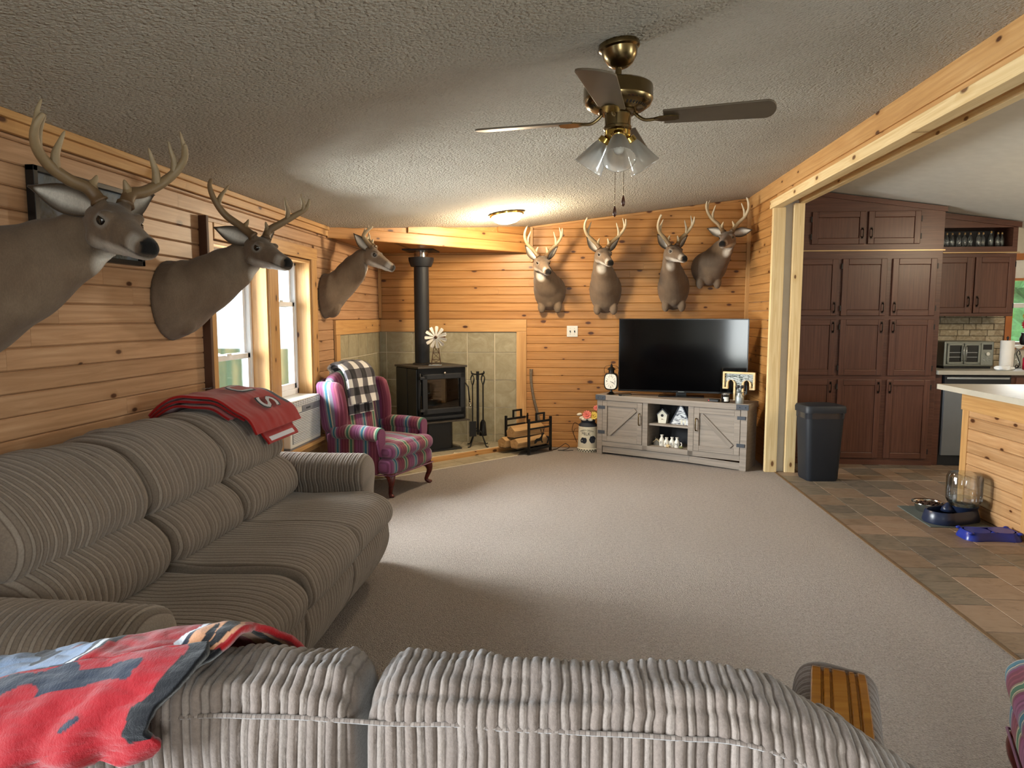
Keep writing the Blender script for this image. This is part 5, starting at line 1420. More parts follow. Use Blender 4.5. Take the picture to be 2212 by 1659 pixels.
MB().lathe([(.036, 0), (.038, .004), (.038, .066), (.033, .072)], 24).build('jar', 'candle_glass', r, smooth=40); MB().lathe([(.036, .072), (.037, .076), (.037, .086), (.033, .088)], 24).build('lid', 'steel', r, smooth=40)
m = MB(); m.grid(lambda u, v: (.0386*math.sin(-.75+1.1*u+R(12)), -.0386*math.cos(-.75+1.1*u+R(12)), .012+.042*v), 10, 2); m.build('label', 'paper_label', r, fix=False)
r = thing('milk_can_ornament', 'small galvanised milk can ornament on the right end of the stand', 'ornament', spt(1.435, .035, SH), R(10))
MB().lathe([(.034, 0), (.036, .005), (.036, .058), (.033, .066), (.024, .082), (.022, .098), (.030, .106)], 24).build('body', 'galvanised', r, smooth=40)
MB().tube(bezier([(.03, 0, .10), (.05, 0, .112), (.055, 0, .09), (.036, 0, .066)], 5), .0025, 6).build('handle', 'galvanised', r, smooth=True)
for k in range(4):
    a = k*1.6; m = MB(); m.tube(bezier([(0, 0, .08), (.012*math.cos(a), .012*math.sin(a), .12), (.025*math.cos(a), .025*math.sin(a), .15)], 4), .002, 5); m.ell((.025*math.cos(a), .025*math.sin(a), .155), (.012, .012, .016), 8, 6); m.build('sprig', 'bracket_grey', r, smooth=True)
r = thing('streaming_box', 'small black box with a red standby light under the television', 'media box', spt(1.19, .03, SH), ST); MB().box(-.05, .05, 0, .07, 0, .022).build('case', 'dark_plastic', r, bevel=.004); MB().ell((-.04, -.001, .012), (.003, .002, .003), 8, 6).build('standby_light', 'standby_red', r)
# shelf ornaments
r = thing('birdhouse', 'white wooden birdhouse ornament on the upper shelf', 'ornament', spt(.67, .12, .365), ST+R(4))
MB().prism([(-.038, 0), (.038, 0), (.050, .085), (0, .135), (-.050, .085)], 'y', -.035, .035).build('house', 'birdhouse_white', r, bevel=.002)
for s in (-1, 1): o = MB().box(-.004, .078, -.042, .042, 0, .006).build('roof_panel', 'roof_grey', r); o.location = (0, 0, .142); o.rotation_euler = (0, R(44) if s > 0 else R(136), 0)
MB().lathe([(.0, 0), (.014, 0), (.014, .002), (0, .002)], 16).xf(Matrix.Translation((0, -.0355, .078)) @ Matrix.Rotation(R(90), 4, 'X')).build('entrance_hole', 'ink', r)
MB().tube([(0, -.035, .042), (0, -.055, .042)], .003, 6).build('perch', 'rust_iron', r)
r = thing('triangle_sign', 'white and navy triangular tree-shaped wooden sign on the upper shelf', 'ornament', spt(.86, .10, .365), ST+R(-3))
MB().prism([(-.105, 0), (.105, 0), (.012, .19), (-.012, .19)], 'y', -.008, .008).build('panel', 'weathered_print', r)
for s in (-1, 1): m = MB().box(0, .212, -.014, .014, -.006, .004); o = m.build('edge_board', 'ink_blue', r); o.location = (s*.109, 0, .0); o.rotation_euler = (0, -math.atan2(.19, -s*.097), 0)
for x, z, w_, h_ in ((.005, .0, .012, .055), (.04, .0, .012, .05), (-.0, .03, .055, .01), (.02, .05, .04, .008)): MB().box(x, x+w_, -.011, -.008, z+.004, z+h_).build('cut_letter', 'birdhouse_white', r)
for k, (ch, dx, hh) in enumerate((('F', .675, .112), ('A', .728, .090), ('R', .780, .097), ('M', .835, .10))):
    r = thing('milk_bottle', 'white bottle ornament lettered %s on the lower shelf' % ch, 'bottle', spt(dx, .085-.012*(k % 2), .14), ST, 'lettered white bottles on the lower shelf')
    MB().lathe([(.024, 0), (.026, .004), (.026, hh*.55), (.013, hh*.78), (.012, hh*.9), (.017, hh*.94), (.016, hh)], 20).build('bottle', 'bottle_white', r, smooth=40)
    vs, fs = text_geo(ch, .042); m = MB(); m.v = [(a, -math.sqrt(max(0, .0266**2-a*a)), b+hh*.30) for a, b in vs]; m.f = fs; m.build('letter', 'ink', r, fix=False)
r = thing('mini_barn', 'tiny rustic stone house ornament left of the lettered bottles', 'ornament', spt(.61, .11, .14), ST+R(10)); MB().prism([(-.026, 0), (.026, 0), (.026, .035), (0, .058), (-.026, .035)], 'y', -.02, .02).build('house', 'stone_house', r)
for s in (-1, 1): o = MB().box(-.002, .046, -.026, .026, 0, .005).build('roof_panel', 'starfish', r); o.location = (0, 0, .062); o.rotation_euler = (0, R(42) if s > 0 else R(138), 0)
MB().box(-.016, -.009, -.004, .004, .045, .075).build('chimney', 'stone_house', r)
r = thing('starfish_ornament', 'small cream starfish in front of the lettered bottles', 'ornament', spt(.755, .035, .141), ST)
for k in range(5): a = k*2*math.pi/5+.3; MB().tube([(0, 0, .008), (.016*math.cos(a), .006*math.sin(a*1), .008+.012*math.sin(a)+.008), (.026*math.cos(a), .010*math.sin(a), .016+.02*math.sin(a))], [.009, .006, .002], 7).build('arm', 'starfish', r, smooth=True)
r = thing('moss_figurine', 'small mossy goose figurine right of the lettered bottles', 'ornament', spt(.885, .05, .14), ST); m = MB(); m.ell((0, 0, .012), (.022, .014, .012), 10, 7); m.build('base', 'moss', r, smooth=True); MB().tube(bezier([(.0, 0, .018), (.006, 0, .035), (.002, 0, .052), (-.006, 0, .055)], 4), [.007]*3+[.005]*10, 7).build('goose', 'bottle_white', r, smooth=True)
# milk churn planter with flowers
def churn():
    p = Vector((.175, 7.305, 0)); r = thing('milk_churn_planter', 'black and white cow-print tin milk can holding artificial flowers', 'planter', p, R(-8))
    MB().lathe([(.112, .0), (.114, .005), (.114, .035), (.108, .04), (.100, .26), (.094, .28), (.07, .305), (.074, .33), (.066, .33), (.06, .28)], 36).build('body', 'birdhouse_white', r, smooth=40)
    MB().lathe([(.0985, .245), (.1005, .25), (.0955, .283), (.0715, .306), (.0765, .332), (.07, .332)], 36).build('shoulder_band', 'ink_blue', r, smooth=40)
    def wrap(x, z, lift=.0015):
        rad = (.108-.008*(z-.04)/.22 if z > .04 else .114)+lift; a = x/rad; return (rad*math.sin(a), -rad*math.cos(a), z)
    vs, fs = text_geo('MILK', .046, 1); m = MB(); m.v = [wrap(a-.012, b+.195) for a, b in vs]; m.f = fs; m.build('lettering', 'ink', r, fix=False)
    vs, fs = text_geo('SWEET CREAM', .025, 1); m = MB(); m.v = [wrap(a*.92-.005, b+.232-.9*(a*.9)**2*3) for a, b in vs]; m.f = fs; m.build('lettering', 'ink', r, fix=False)
    for cx, cz, rw, rh, sd in ((-.035, .125, .038, .035, 1), (.062, .135, .036, .04, 2)):
        pts = [(cx+rw*math.cos(t)*(1+.3*nz(math.cos(t)*1.5, math.sin(t)*1.5, sd)), cz+rh*math.sin(t)*(1+.35*nz(math.cos(t)*1.7, sd, math.sin(t)*1.7))) for t in [2*math.pi*k/28 for k in range(28)]]
        m = MB(); m.v = [wrap(*q) for q in pts]+[wrap(cx, cz)]; m.f = [(k, (k+1) % 28, 28) for k in range(28)]; m.build('cow_spot', 'ink_blue', r, fix=False)
    for row in range(2):
        for k in range(26):
            if (k+row) % 2: continue
            a0 = -1.7+k*.13; m = MB(); m.v = [wrap(.115*a0, .006+row*.014), wrap(.115*(a0+.11), .006+row*.014), wrap(.115*(a0+.11), .018+row*.014), wrap(.115*a0, .018+row*.014)]; m.f = [(0, 1, 2, 3)]; m.build('check_square', 'ink', r, fix=False)
    MB().tube(bezier([(-.085, -.02, .27), (-.14, -.03, .30), (-.165, -.03, .235), (-.15, -.03, .18), (-.115, -.02, .09)], 7), .004, 6).build('wire_handle', 'rust_iron', r, smooth=True)
    MB().tube(bezier([(-.09, -.02, .245), (-.135, -.03, .235), (-.15, -.03, .195)], 6), .003, 6).build('wire_handle', 'rust_iron', r, smooth=True)
    rg = random.Random(3)
    def flower(c, rad, mat, n=9, ctr='petal_gold'):
        f = MB().tube([(c[0]*.4, c[1]*.3, .26), c], .003, 5).build('stem', 'leaf_green', r)
        for ring, (k, rr) in enumerate(((n, 1.0), (n-3, .62))):
            for q in range(k):
                a = 2*math.pi*q/k+ring*.4; M = Matrix.Translation(c) @ Matrix.Rotation(R(62), 4, 'X') @ Matrix.Rotation(a, 4, 'Z') @ Matrix.Rotation(R(-25-25*ring), 4, 'Y')
                m = MB().ell((rad*rr*.55, 0, 0), (rad*rr*.5, rad*rr*.27, .003), 10, 6).xf(M); m.build('petal', mat, r, smooth=True)
        MB().ell(c, (rad*.2, rad*.2, rad*.2), 8, 6).build('flower_centre', ctr, r, smooth=True)
    flower(Vector((-.005, -.055, .385)), .052, 'petal_pink', 11, 'petal_red'); flower(Vector((.065, -.05, .378)), .048, 'petal_yellow', 10, 'rust_iron'); flower(Vector((.085, .0, .455)), .035, 'petal_pink', 8, 'petal_red')
    for c in ((-.06, -.06, .36), (-.035, -.075, .345), (-.09, -.03, .39), (.03, -.08, .345)):
        MB().ell(c, (.030, .010, .016), 10, 6, Matrix.Rotation(rg.uniform(-.6, .6), 3, 'Y')).build('leaf', 'petal_white', r, smooth=True)
churn()
# switch plate on the back wall
r = thing('light_switch', 'white two-gang light switch plate on the pine wall', 'light switch', (.0, YB, 1.20)); MB().box(-.058, .058, -.008, -.001, 0, .118).build('plate', 'white_plastic', r, bevel=.003)
for x in (-.023, .023):
    MB().box(x-.005, x+.005, -.018, -.008, .050, .068).build('toggle', 'dark_plastic', r, bevel=.001)
    for z in (.03, .088): MB().ell((x, -.0085, z), (.003, .002, .003), 8, 6).build('screw', 'steel', r)
# framed print behind the nearest deer
r = thing('framed_print', 'black framed print behind the nearest deer head', 'picture', (XL+.002, 2.56, 1.66), 0)
MB().box(.0, .012, .02, .66, .02, .32).build('print', 'print_art', r)
m = MB(); m.box(0, .035, 0, .68, 0, .022); m.box(0, .035, 0, .68, .318, .34); m.box(0, .035, 0, .022, 0, .34); m.box(0, .035, .658, .68, 0, .34); m.build('frame', 'frame_black', r, bevel=.002)
MB().box(.012, .014, .022, .658, .022, .318).build('pane', 'window_glass', r)
# window air conditioner
def ac():
    r = thing('air_conditioner', 'white window air conditioner under the far left window', 'air conditioner', (XL, 4.815, .455))
    W, H_ = .60, .345
    MB().box(-.28, .075, 0, W, 0, H_).build('cabinet', 'white_plastic', r, bevel=.008)
    fx_ = .076
    m = MB(); n = 17
    for k in range(n): z = .035+k*.0125; m.box(fx_-.002, fx_+.006, .03, W-.03, z, z+.006)
    m.build('intake_louvres', 'white_vinyl', r)
    MB().box(fx_-.003, fx_+.001, .025, W-.025, .03, .25).build('grille_recess', 'grey_plastic', r)
    MB().box(fx_-.003, fx_+.003, .22, W-.015, .252, .292).build('control_panel', 'grey_plastic', r, bevel=.001)
    MB().box(fx_-.003, fx_+.001, .02, W-.02, .296, .335).build('outlet_recess', 'grey_plastic', r)
    for j in range(3): MB().box(fx_-.002, fx_+.006, .02, W-.02, .300+j*.012, .305+j*.012).build('outlet_louvre', 'white_vinyl', r)
    for k in range(13): MB().box(fx_-.002, fx_+.005, .03+k*.045, .036+k*.045, .296, .335).build('outlet_fin', 'white_vinyl', r)
    for k in range(3): MB().box(fx_+.003, fx_+.006, .30+.03*k, .312+.03*k, .262, .274).build('button', 'dark_plastic', r)
    MB().box(-.02, .07, -.004, W+.004, -.012, .0).build('base_tray', 'grey_plastic', r)
ac()
tag(MB().tube(bezier([(XL+.06, 4.86, .462), (XL+.10, 4.84, .30), (XL+.16, 4.75, .10), (XL+.14, 4.6, .008), (XL+.10, 4.4, .006)], 8), .005, 6).build('power_cord', 'white_cord', smooth=True), 'white power cord hanging from the air conditioner', 'cord')
# ------------------------------------------------------------------ ceiling fan and lamp
def fan():
    X, Y = .165, 2.74; Z0 = zc(X); r = thing('ceiling_fan', 'antique brass four-blade ceiling fan with three ribbed glass shades', 'ceiling fan', (X, Y, Z0))
    tilt = math.atan(.1176)
    o = MB().lathe([(.074, .004), (.078, -.006), (.076, -.018), (.068, -.024), (.062, -.05), (.045, -.075), (.030, -.085), (.022, -.088)], 36).build('canopy', 'antique_brass', r, smooth=40); o.rotation_euler = (0, -tilt, 0)
    MB().lathe([(.012, -.07), (.012, -.125), (.020, -.128), (.024, -.15), (.03, -.152)], 20).build('downrod', 'antique_brass', r, smooth=40)
    MB().lathe([(.03, -.145), (.118, -.149), (.128, -.156), (.130, -.163), (.130, -.200), (.131, -.202), (.131, -.206), (.120, -.226), (.098, -.240), (.070, -.246), (.05, -.247)], 48).build('motor_housing', 'antique_brass', r, smooth=35)
    m = MB()
    for k in range(48):
        if (k % 12) in (0, 1): continue
        a = 2*math.pi*k/48; c, s = math.cos(a), math.sin(a); t = (-s*.0028, c*.0028)
        m.add([(c*.124-t[0], s*.124-t[1], -.2205), (c*.124+t[0], s*.124+t[1], -.2205), (c*.100+t[0], s*.100+t[1], -.2405), (c*.100-t[0], s*.100-t[1], -.2405)], [(0, 1, 2, 3)])
    v = m.build('vent_slots', 'dark_plastic', r)
    MB().lathe([(.072, -.243), (.074, -.25), (.066, -.256), (.05, -.257)], 36).build('flywheel', 'antique_brass', r, smooth=40)
    MB().lathe([(.05, -.25), (.049, -.30), (.053, -.303), (.053, -.312), (.047, -.318), (.02, -.319)], 32).build('switch_housing', 'antique_brass', r, smooth=40)
    MB().lathe([(.02, -.318), (.049, -.319), (.049, -.336), (.042, -.344), (.03, -.352), (.012, -.358), (.004, -.366)], 32).build('light_fitter', 'bright_brass', r, smooth=40)
    base = R(-11)
    for k in range(4):
        a = base+k*math.pi/2; M = Matrix.Rotation(a, 4, 'Z')
        arm = MB(); arm.tube(bezier([(.058, 0, -.250), (.075, .0, -.268), (.100, 0, -.283), (.128, 0, -.284), (.150, 0, -.281)], 5), .0065, 8)
        arm.prism([(.135, -.012), (.160, -.030), (.200, -.034), (.225, -.015), (.225, .015), (.200, .034), (.160, .030), (.135, .012)], 'z', -.286, -.281)
        arm.xf(M); arm.build('blade_iron', 'antique_brass', r, smooth=40)
        b = MB(); n = 14; out = []
        for q in range(n+1): t = q/n; x = .17+.36*t; out.append((x, .050+.016*t))
        cap = [(.53+.035*math.sin(w_), .066*math.cos(w_)) for w_ in [math.pi*q/10 for q in range(1, 10)]]
        pts = out+cap+[(x, -y) for x, y in reversed(out)]
        b.prism(pts, 'z', -.0035, .0035); b.xf(M @ Matrix.Translation((0, 0, -.277)) @ Matrix.Rotation(R(-11), 4, 'X'))
        b.build('blade', 'fan_blade', r, bevel=.0015)
    # glass shades
    for k, a in enumerate((R(-90), R(20), R(160))):
        d = Vector((math.cos(a), math.sin(a), 0)); ax = (d*.58+Vector((0, 0, -.81))).normalized() if k else (d*.55+Vector((0, 0, -.83))).normalized()
        p0 = d*.040+Vector((0, 0, -.338)); q = Vector((0, 0, -1)).rotation_difference(ax).to_matrix().to_4x4(); M = Matrix.Translation(p0) @ q
        MB().lathe([(.012, .0), (.026, -.004), (.028, -.022), (.024, -.026)], 20).xf(M).build('shade_holder', 'bright_brass', r, smooth=40)
        s = MB(); NS = 60; prof = [(.024, -.022), (.030, -.034), (.040, -.065), (.050, -.100), (.058, -.128), (.061, -.132), (.058, -.130), (.048, -.098), (.038, -.063), (.028, -.032)]
        for (rd, z) in prof:
            for w_ in range(NS):
                an = 2*math.pi*w_/NS; rr = rd+(.0012 if w_ % 2 else -.0004); s.v.append((rr*math.cos(an), rr*math.sin(an), z))
        for i in range(len(prof)-1):
            for w_ in range(NS): s.f.append((i*NS+w_, i*NS+(w_+1) % NS, (i+1)*NS+(w_+1) % NS, (i+1)*NS+w_))
        s.xf(M); s.build('glass_shade', 'frosted_glass', r, smooth=True)
        bl = MB(); bl.lathe([(.008, -.02), (.010, -.04), (.020, -.06), (.022, -.075), (.016, -.092), (.003, -.098)], 16).xf(M); bl.build('bulb', 'bottle_white', r, smooth=True)
    for x, y, L_ in ((.022, -.045, -.565), (-.008, -.02, -.60)):
        m = MB(); n = 46; z0 = -.315
        for q in range(n): m.ell((x, y, z0+(L_-z0)*q/n), (.0017, .0017, .0019), 5, 4)
        m.tube([(x, y, z0), (x, y, L_)], .0007, 4)
        c = m.build('pull_chain', 'antique_brass', r)
        MB().lathe([(.002, .0), (.0055, -.012), (.0075, -.024), (.006, -.034), (.002, -.04)], 12, (x, y, L_)).build('chain_knob', 'pull_wood', c, smooth=True)
    return r
fan()
def ceiling_lamp():
    X, Y = -.60, 6.36; r = thing('ceiling_lamp', 'lit frosted dome ceiling light with brass rim near the stove', 'ceiling light', (X, Y, zc(X)))
    t = math.atan(.1176)
    a = MB().lathe([(.15, -.0), (.158, -.008), (.156, -.022), (.145, -.026)], 40).build('brass_rim', 'bright_brass', r, smooth=40); a.rotation_euler = (0, -t, 0)
    b = MB().lathe([(.142, -.024), (.138, -.040), (.118, -.066), (.08, -.086), (.03, -.096), (.004, -.097)], 40).build('glass_dome', 'lamp_glow', r, smooth=True); b.rotation_euler = (0, -t, 0)
    point('ceiling_lamp_bulb', (X+.01, Y, zc(X)-.16), 55, (1.0, .80, .54), .10)
ceiling_lamp()
# ------------------------------------------------------------------ kitchen
def pull(par, x, y, z, L_=.085, mat='handle_bronze'):
    m = MB(); m.tube(bezier([(x, y, z-L_/2), (x, y-.022, z-L_/2+.012), (x, y-.024, z), (x, y-.022, z+L_/2-.012), (x, y, z+L_/2)], 4), .005, 6)
    m.box(x-.009, x+.009, y-.003, y, z-L_/2-.012, z-L_/2+.012); m.box(x-.009, x+.009, y-.003, y, z+L_/2-.012, z+L_/2+.012)
    return m.build('handle', mat, par, smooth=40)
def cab_door(par, x0, x1, z0, z1, y, hinge, hz, f=.055):
    """framed door proud of the cabinet face; hinge 'l'/'r', hz = height of the handle"""
    d = MB().box(x0, x1, y-.006, y, z0, z1).build('door', 'oak_cabinet', par)
    for q in ((x0, x0+f), (x1-f, x1)):
        so = MB().box(0, z1-z0, -.02, 0, 0, q[1]-q[0]).build('stile', 'oak_cabinet', d, bevel=.004); so.location = (q[0], y, z1); so.rotation_euler = (0, R(90), 0)
    MB().box(x0+f, x1-f, y-.02, y, z1-f, z1).build('rail', 'oak_cabinet', d, bevel=.004); MB().box(x0+f, x1-f, y-.02, y, z0, z0+f).build('rail', 'oak_cabinet', d, bevel=.004)
    pm = MB().box(0, z1-z0-2*f, -.010, 0, 0, x1-x0-2*f); po = pm.build('panel', 'oak_cabinet', d, bevel=.003); po.location = (x0+f, y, z1-f); po.rotation_euler = (0, R(90), 0)
    hx = x1-f*.5 if hinge == 'l' else x0+f*.5
    if hz is not None: pull(d, hx, y-.02, hz)
    hxx = x0-.004 if hinge == 'l' else x1+.004
    for z in (z0+.07, z1-.07): MB().box(hxx-.007, hxx+.007, y-.018, y-.002, z-.025, z+.025).build('hinge', 'hinge_black', d)
    return d
def pantry():
    r = thing('pantry_cabinet', 'tall dark oak pantry cabinet with many doors in the kitchen', 'cabinet', (2.05, 6.85, 0))
    Y0 = .0; W = 1.372; D = .60
    m = MB(); m.box(0, W, .0, D, .0, 2.03)
    m.build('carcass', 'oak_cabinet', r, bevel=.003)
    m = MB(); m.prism([(0, 2.035), (W, 2.035), (W, zk(2.05+W)-.012), (0, zk(2.05)-.012)], 'y', .0, D); m.build('upper_carcass', 'oak_cabinet', r)
    MB().box(-.0, W+.012, -.012, .0, 2.026, 2.036).build('gold_strip', 'gold_strip', r)
    m = MB(); m.prism([(0, zk(2.05)-.055), (W+.012, zk(2.05+W)-.055), (W+.012, zk(2.05+W)-.012), (0, zk(2.05)-.012)], 'y', -.018, .0); m.build('crown', 'oak_cabinet', r)
    MB().box(.0, W, -.006, .0, .0, .045).build('plinth', 'oak_cabinet', r)
    cols = [(.055, .435, 'l'), (.473, .875, 'l'), (.925, 1.318, 'r')]
    for (a, b, h) in cols:
        cab_door(r, a, b, 1.424, 1.955, Y0, h, 1.50); cab_door(r, a, b, .86, 1.389, Y0, h, 1.315); cab_door(r, a, b, .065, .82, Y0, h, .745)
    cab_door(r, .18, .662, 2.09, 2.39, Y0, 'l', 2.19); cab_door(r, .687, 1.154, 2.09, 2.39, Y0, 'r', 2.19)
    return r
pantry()
def wall_cab():
    X0 = 3.425; W = .81; r = thing('wall_cabinet', 'dark oak wall cabinet with an open bottle cubby on top', 'cabinet', (X0, 7.13, 1.42)); D = .325
    MB().box(0, W, 0, D, 0, .60).build('carcass', 'oak_cabinet', r, bevel=.003)
    zt0, zt1 = zk(X0)-1.432, zk(X0+W)-1.432
    m = MB(); m.box(0, W, 0, D, .615, .665); m.box(0, .09, 0, D, .665, .85); m.box(W-.045, W, 0, D, .665, .85); m.box(0, W, D-.012, D, .665, .85)
    m.prism([(0, .845), (W, .845), (W, zt1), (0, zt0)], 'y', 0, D); m.build('cubby_box', 'oak_cabinet', r)
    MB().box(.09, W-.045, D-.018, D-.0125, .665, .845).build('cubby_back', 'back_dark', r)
    MB().box(0, W+.02, -.012, .0, .603, .613).build('gold_strip', 'gold_strip', r)
    m = MB(); m.prism([(0, zt0-.05), (W+.02, zt1-.05), (W+.02, zt1), (0, zt0)], 'y', -.018, 0); m.build('crown', 'oak_cabinet', r)
    cab_door(r, .03, .408, .03, .565, 0, 'l', .14); cab_door(r, .434, .790, .03, .565, 0, 'r', .14)
    xs = [3.585, 3.628, 3.682, 3.735, 3.792, 3.85, 3.915, 3.962, 4.04, 4.092, 4.135]
    for k, x in enumerate(xs):
        hh = .14 if k != 8 else .155
        t = thing('glass_bottle', '%s clear bottle from the left in the cubby above the wall cabinet' % ('first', 'second', 'third', 'fourth', 'fifth', 'sixth', 'seventh', 'eighth', 'ninth and tallest', 'tenth', 'eleventh')[k], 'bottle', (x, 7.20+.01*(k % 3), 2.0852), 0, 'clear bottles in the cubby')
        MB().lathe([(.018, 0), (.020, .003), (.020, hh*.62), (.009, hh*.78), (.008, hh*.88)], 14).build('glass', 'clear_glass', t, smooth=40)
        MB().lathe([(.008, hh*.87), (.009, hh*.9), (.008, hh), (.003, hh*1.02)], 10).build('stopper', 'gold_strip', t, smooth=True)
wall_cab()
# backsplash of stacked stone, counter, base units
splash = struct(MB().box(3.425, 4.40, YB-.012, YB-.001, .905, 1.42).build('wall_backsplash', 'grout_dark'), 'stone backsplash behind the kitchen counter')
rg = random.Random(8); z = .912; row = 0
while z < 1.41:
    h = .062; x = 3.43-rg.uniform(0, .12)
    while x < 4.33:
        L_ = rg.choice([.12, .17, .22, .28]); a, b = max(x, 3.43), min(x+L_, 4.345)
        if b-a > .03:
            m = MB().box(0, b-a-.004, -.014-rg.uniform(0, .008), 0, 0, h-.004); o = m.build('stone', 'stone', splash, bevel=.004); o.location = (a, YB-.012, z)
        x += L_
    z += h; row += 1
tag(MB().prism([(3.425, 6.815), (XK-.01, 6.815), (XK-.01, 7.44), (3.425, 7.44)], 'z', .872, .912).build('countertop', 'laminate', bevel=.004), 'beige laminate counter along the kitchen back wall', 'countertop')
r = thing('base_cabinet', 'dark oak base cabinet to the right of the dishwasher', 'cabinet', (4.10, 6.86, 0)); MB().box(0, 1.78, 0, .55, .08, .871).build('carcass', 'oak_cabinet', r); MB().box(0, 1.78, .05, .55, 0, .08).build('toe_kick', 'ink', r)
for k in range(4): cab_door(r, .04+.43*k, .44+.43*k, .12, .66, 0, 'l', .60); MB().box(.04+.43*k, .44+.43*k, -.02, 0, .69, .85).build('drawer', 'oak_cabinet', r, bevel=.004)
r = thing('filler_panel', 'narrow dark oak filler between pantry and dishwasher', 'panel', (3.428, 6.87, 0)); MB().box(0, .06, 0, .5, 0, .871).build('panel', 'oak_cabinet', r, bevel=.002)
r = thing('dishwasher', 'stainless dishwasher with black control strip under the counter', 'dishwasher', (3.495, 6.86, 0))
MB().box(0, .60, .02, .55, .0, .868).build('body', 'dark_plastic', r); MB().box(.012, .588, -.012, .02, .10, .735).build('door', 'dishwasher_steel', r, bevel=.004); MB().box(.006, .594, -.018, .02, .74, .862).build('control_strip', 'dark_plastic', r, bevel=.004); MB().box(.02, .58, -.026, -.018, .83, .848).build('handle_bar', 'steel', r, bevel=.002); MB().box(.0, .60, .03, .06, .0, .095).build('toe_kick', 'ink', r)
# peninsula
def peninsula():
    r = thing('kitchen_peninsula', 'pine-clad kitchen peninsula with a pale laminate top', 'peninsula', (2.865, 5.33, 0))
    y1 = 3.2-5.33
    MB().box(.02, .62, y1, -.0, 0, .868).build('core', 'drywall', r)
    MB().prism([(-.10, .175), (.68, .175), (.68, y1-.05), (-.10, y1-.05)], 'z', .870, .910).build('worktop', 'laminate', r, bevel=.004)
    MB().box(-.103, -.099, y1-.05, .178, .871, .909).build('worktop_edge', 'laminate_edge', r); MB().box(-.103, .68, .172, .179, .871, .909).build('worktop_edge', 'laminate_edge', r)
    def brd(nm, L_, h, loc, rz, mat='pine_island', t=.018): o = MB().box(0, L_, -t, 0, 0, h).build(nm, mat, r, bevel=.003); o.location = loc; o.rotation_euler = (0, 0, rz); return o
    # cladding boards facing the living room (-X): run along -Y
    z = .0
    while z < .74:
        link('board', plank_mesh(-y1-.06, .0866, 'pine_island', .014), 'pine_island', r, loc=(.02, -.055, z), rot=(0, 0, R(-90))); z += .0866
    o = MB().box(0, .745, -.02, 0, -.04, .04).build('corner_post', 'pine_trim', r, bevel=.003); o.matrix_local = Matrix(((0, 1, 0, .02), (0, 0, 1, -.035), (1, 0, 0, 0), (0, 0, 0, 1)))
    brd('top_board', -y1, .135, (.018, .01, .738), R(-90), 'pine_trim', .026)
    o = MB().box(0, .745, -.02, 0, -.05, .05).build('upright', 'pine_trim', r, bevel=.003); o.matrix_local = Matrix(((0, 1, 0, .02), (0, 0, 1, -.78), (1, 0, 0, 0), (0, 0, 0, 1)))
    # end facing the camera side / far end boards (+Y)
    z = 0
    while z < .80:
        link('board', plank_mesh(.58, .0866, 'pine_island', .014), 'pine_island', r, loc=(.61, .0, z), rot=(0, 0, R(180))); z += .0866
peninsula()
tag(MB().box(3.42, 3.60, 5.36, 5.47, .911, .918).build('paper_sheet', 'paper_label'), 'pale sheet lying on the peninsula top', 'paper')
# toaster oven, towel roll, soap, flowers
def oven():
    r = thing('toaster_oven', 'silver french-door toaster oven on the kitchen counter', 'toaster oven', (3.60, 7.08, .912), R(3)); W, H_ = .475, .265
    MB().box(0, W, .0, .30, .02, H_).build('shell', 'oven_metal', r, bevel=.012); MB().box(.015, W-.015, .02, .28, .0, .02).build('feet', 'dark_plastic', r)
    for a, b, hx in ((.025, .178, .168), (.185, .338, .195)):
        m = MB(); z0, z1, f = .045, .245, .02; m.box(a, b, -.014, 0, z0, z0+f); m.box(a, b, -.014, 0, z1-f, z1); m.box(a, a+f, -.014, 0, z0, z1); m.box(b-f, b, -.014, 0, z0, z1); d = m.build('door', 'oven_metal', r, bevel=.003)
        MB().box(a+f, b-f, -.006, -.002, z0+f, z1-f).build('glass', 'oven_glass', d)
        for z in (.11, .155): MB().box(a+f, b-f, -.0068, -.006, z, z+.004).build('wire_rack', 'steel', d)
        MB().tube([(hx, -.014, .075), (hx, -.03, .08), (hx, -.03, .21), (hx, -.014, .215)], .005, 8).build('handle', 'steel', d, smooth=True)
    p = MB().box(.348, .462, -.006, 0, .035, .25).build('control_panel', 'oven_metal', r, bevel=.002)
    MB().box(.365, .447, -.0075, -.006, .185, .235).build('display', 'ink', p)
    MB().tube([(.406, -.006, .145), (.406, -.022, .145)], .017, 16).build('dial', 'chrome', p, smooth=40)
    for k in range(6): MB().ell((.38+.026*(k % 3), -.007, .105-.024*(k//3)), (.008, .004, .006), 8, 6).build('button', 'steel', p)
oven()
r = thing('paper_towel_holder', 'paper towel roll on a scrolled black holder beside the toaster oven', 'paper towels', (4.165, 7.06, .912))
MB().lathe([(.055, .012), (.058, .015), (.058, .27), (.055, .275), (.018, .275)], 28).build('paper_roll', 'paper_towel', r, smooth=40); MB().lathe([(.07, 0), (.072, .006), (.0, .01)], 24).build('base', 'black_iron', r, smooth=40); MB().lathe([(.006, .0), (.006, .29), (.012, .30), (.004, .315)], 10).build('spindle', 'black_iron', r, smooth=True)
MB().tube(bezier([(.07, -.03, .008), (.085, -.04, .03), (.06, -.055, .045), (.05, -.055, .02), (.085, -.045, .02), (.095, -.04, .06), (.075, -.05, .11), (.055, -.055, .15), (.075, -.05, .18), (.095, -.04, .16), (.085, -.045, .14)], 6), .004, 6).build('scroll', 'black_iron', r, smooth=True)
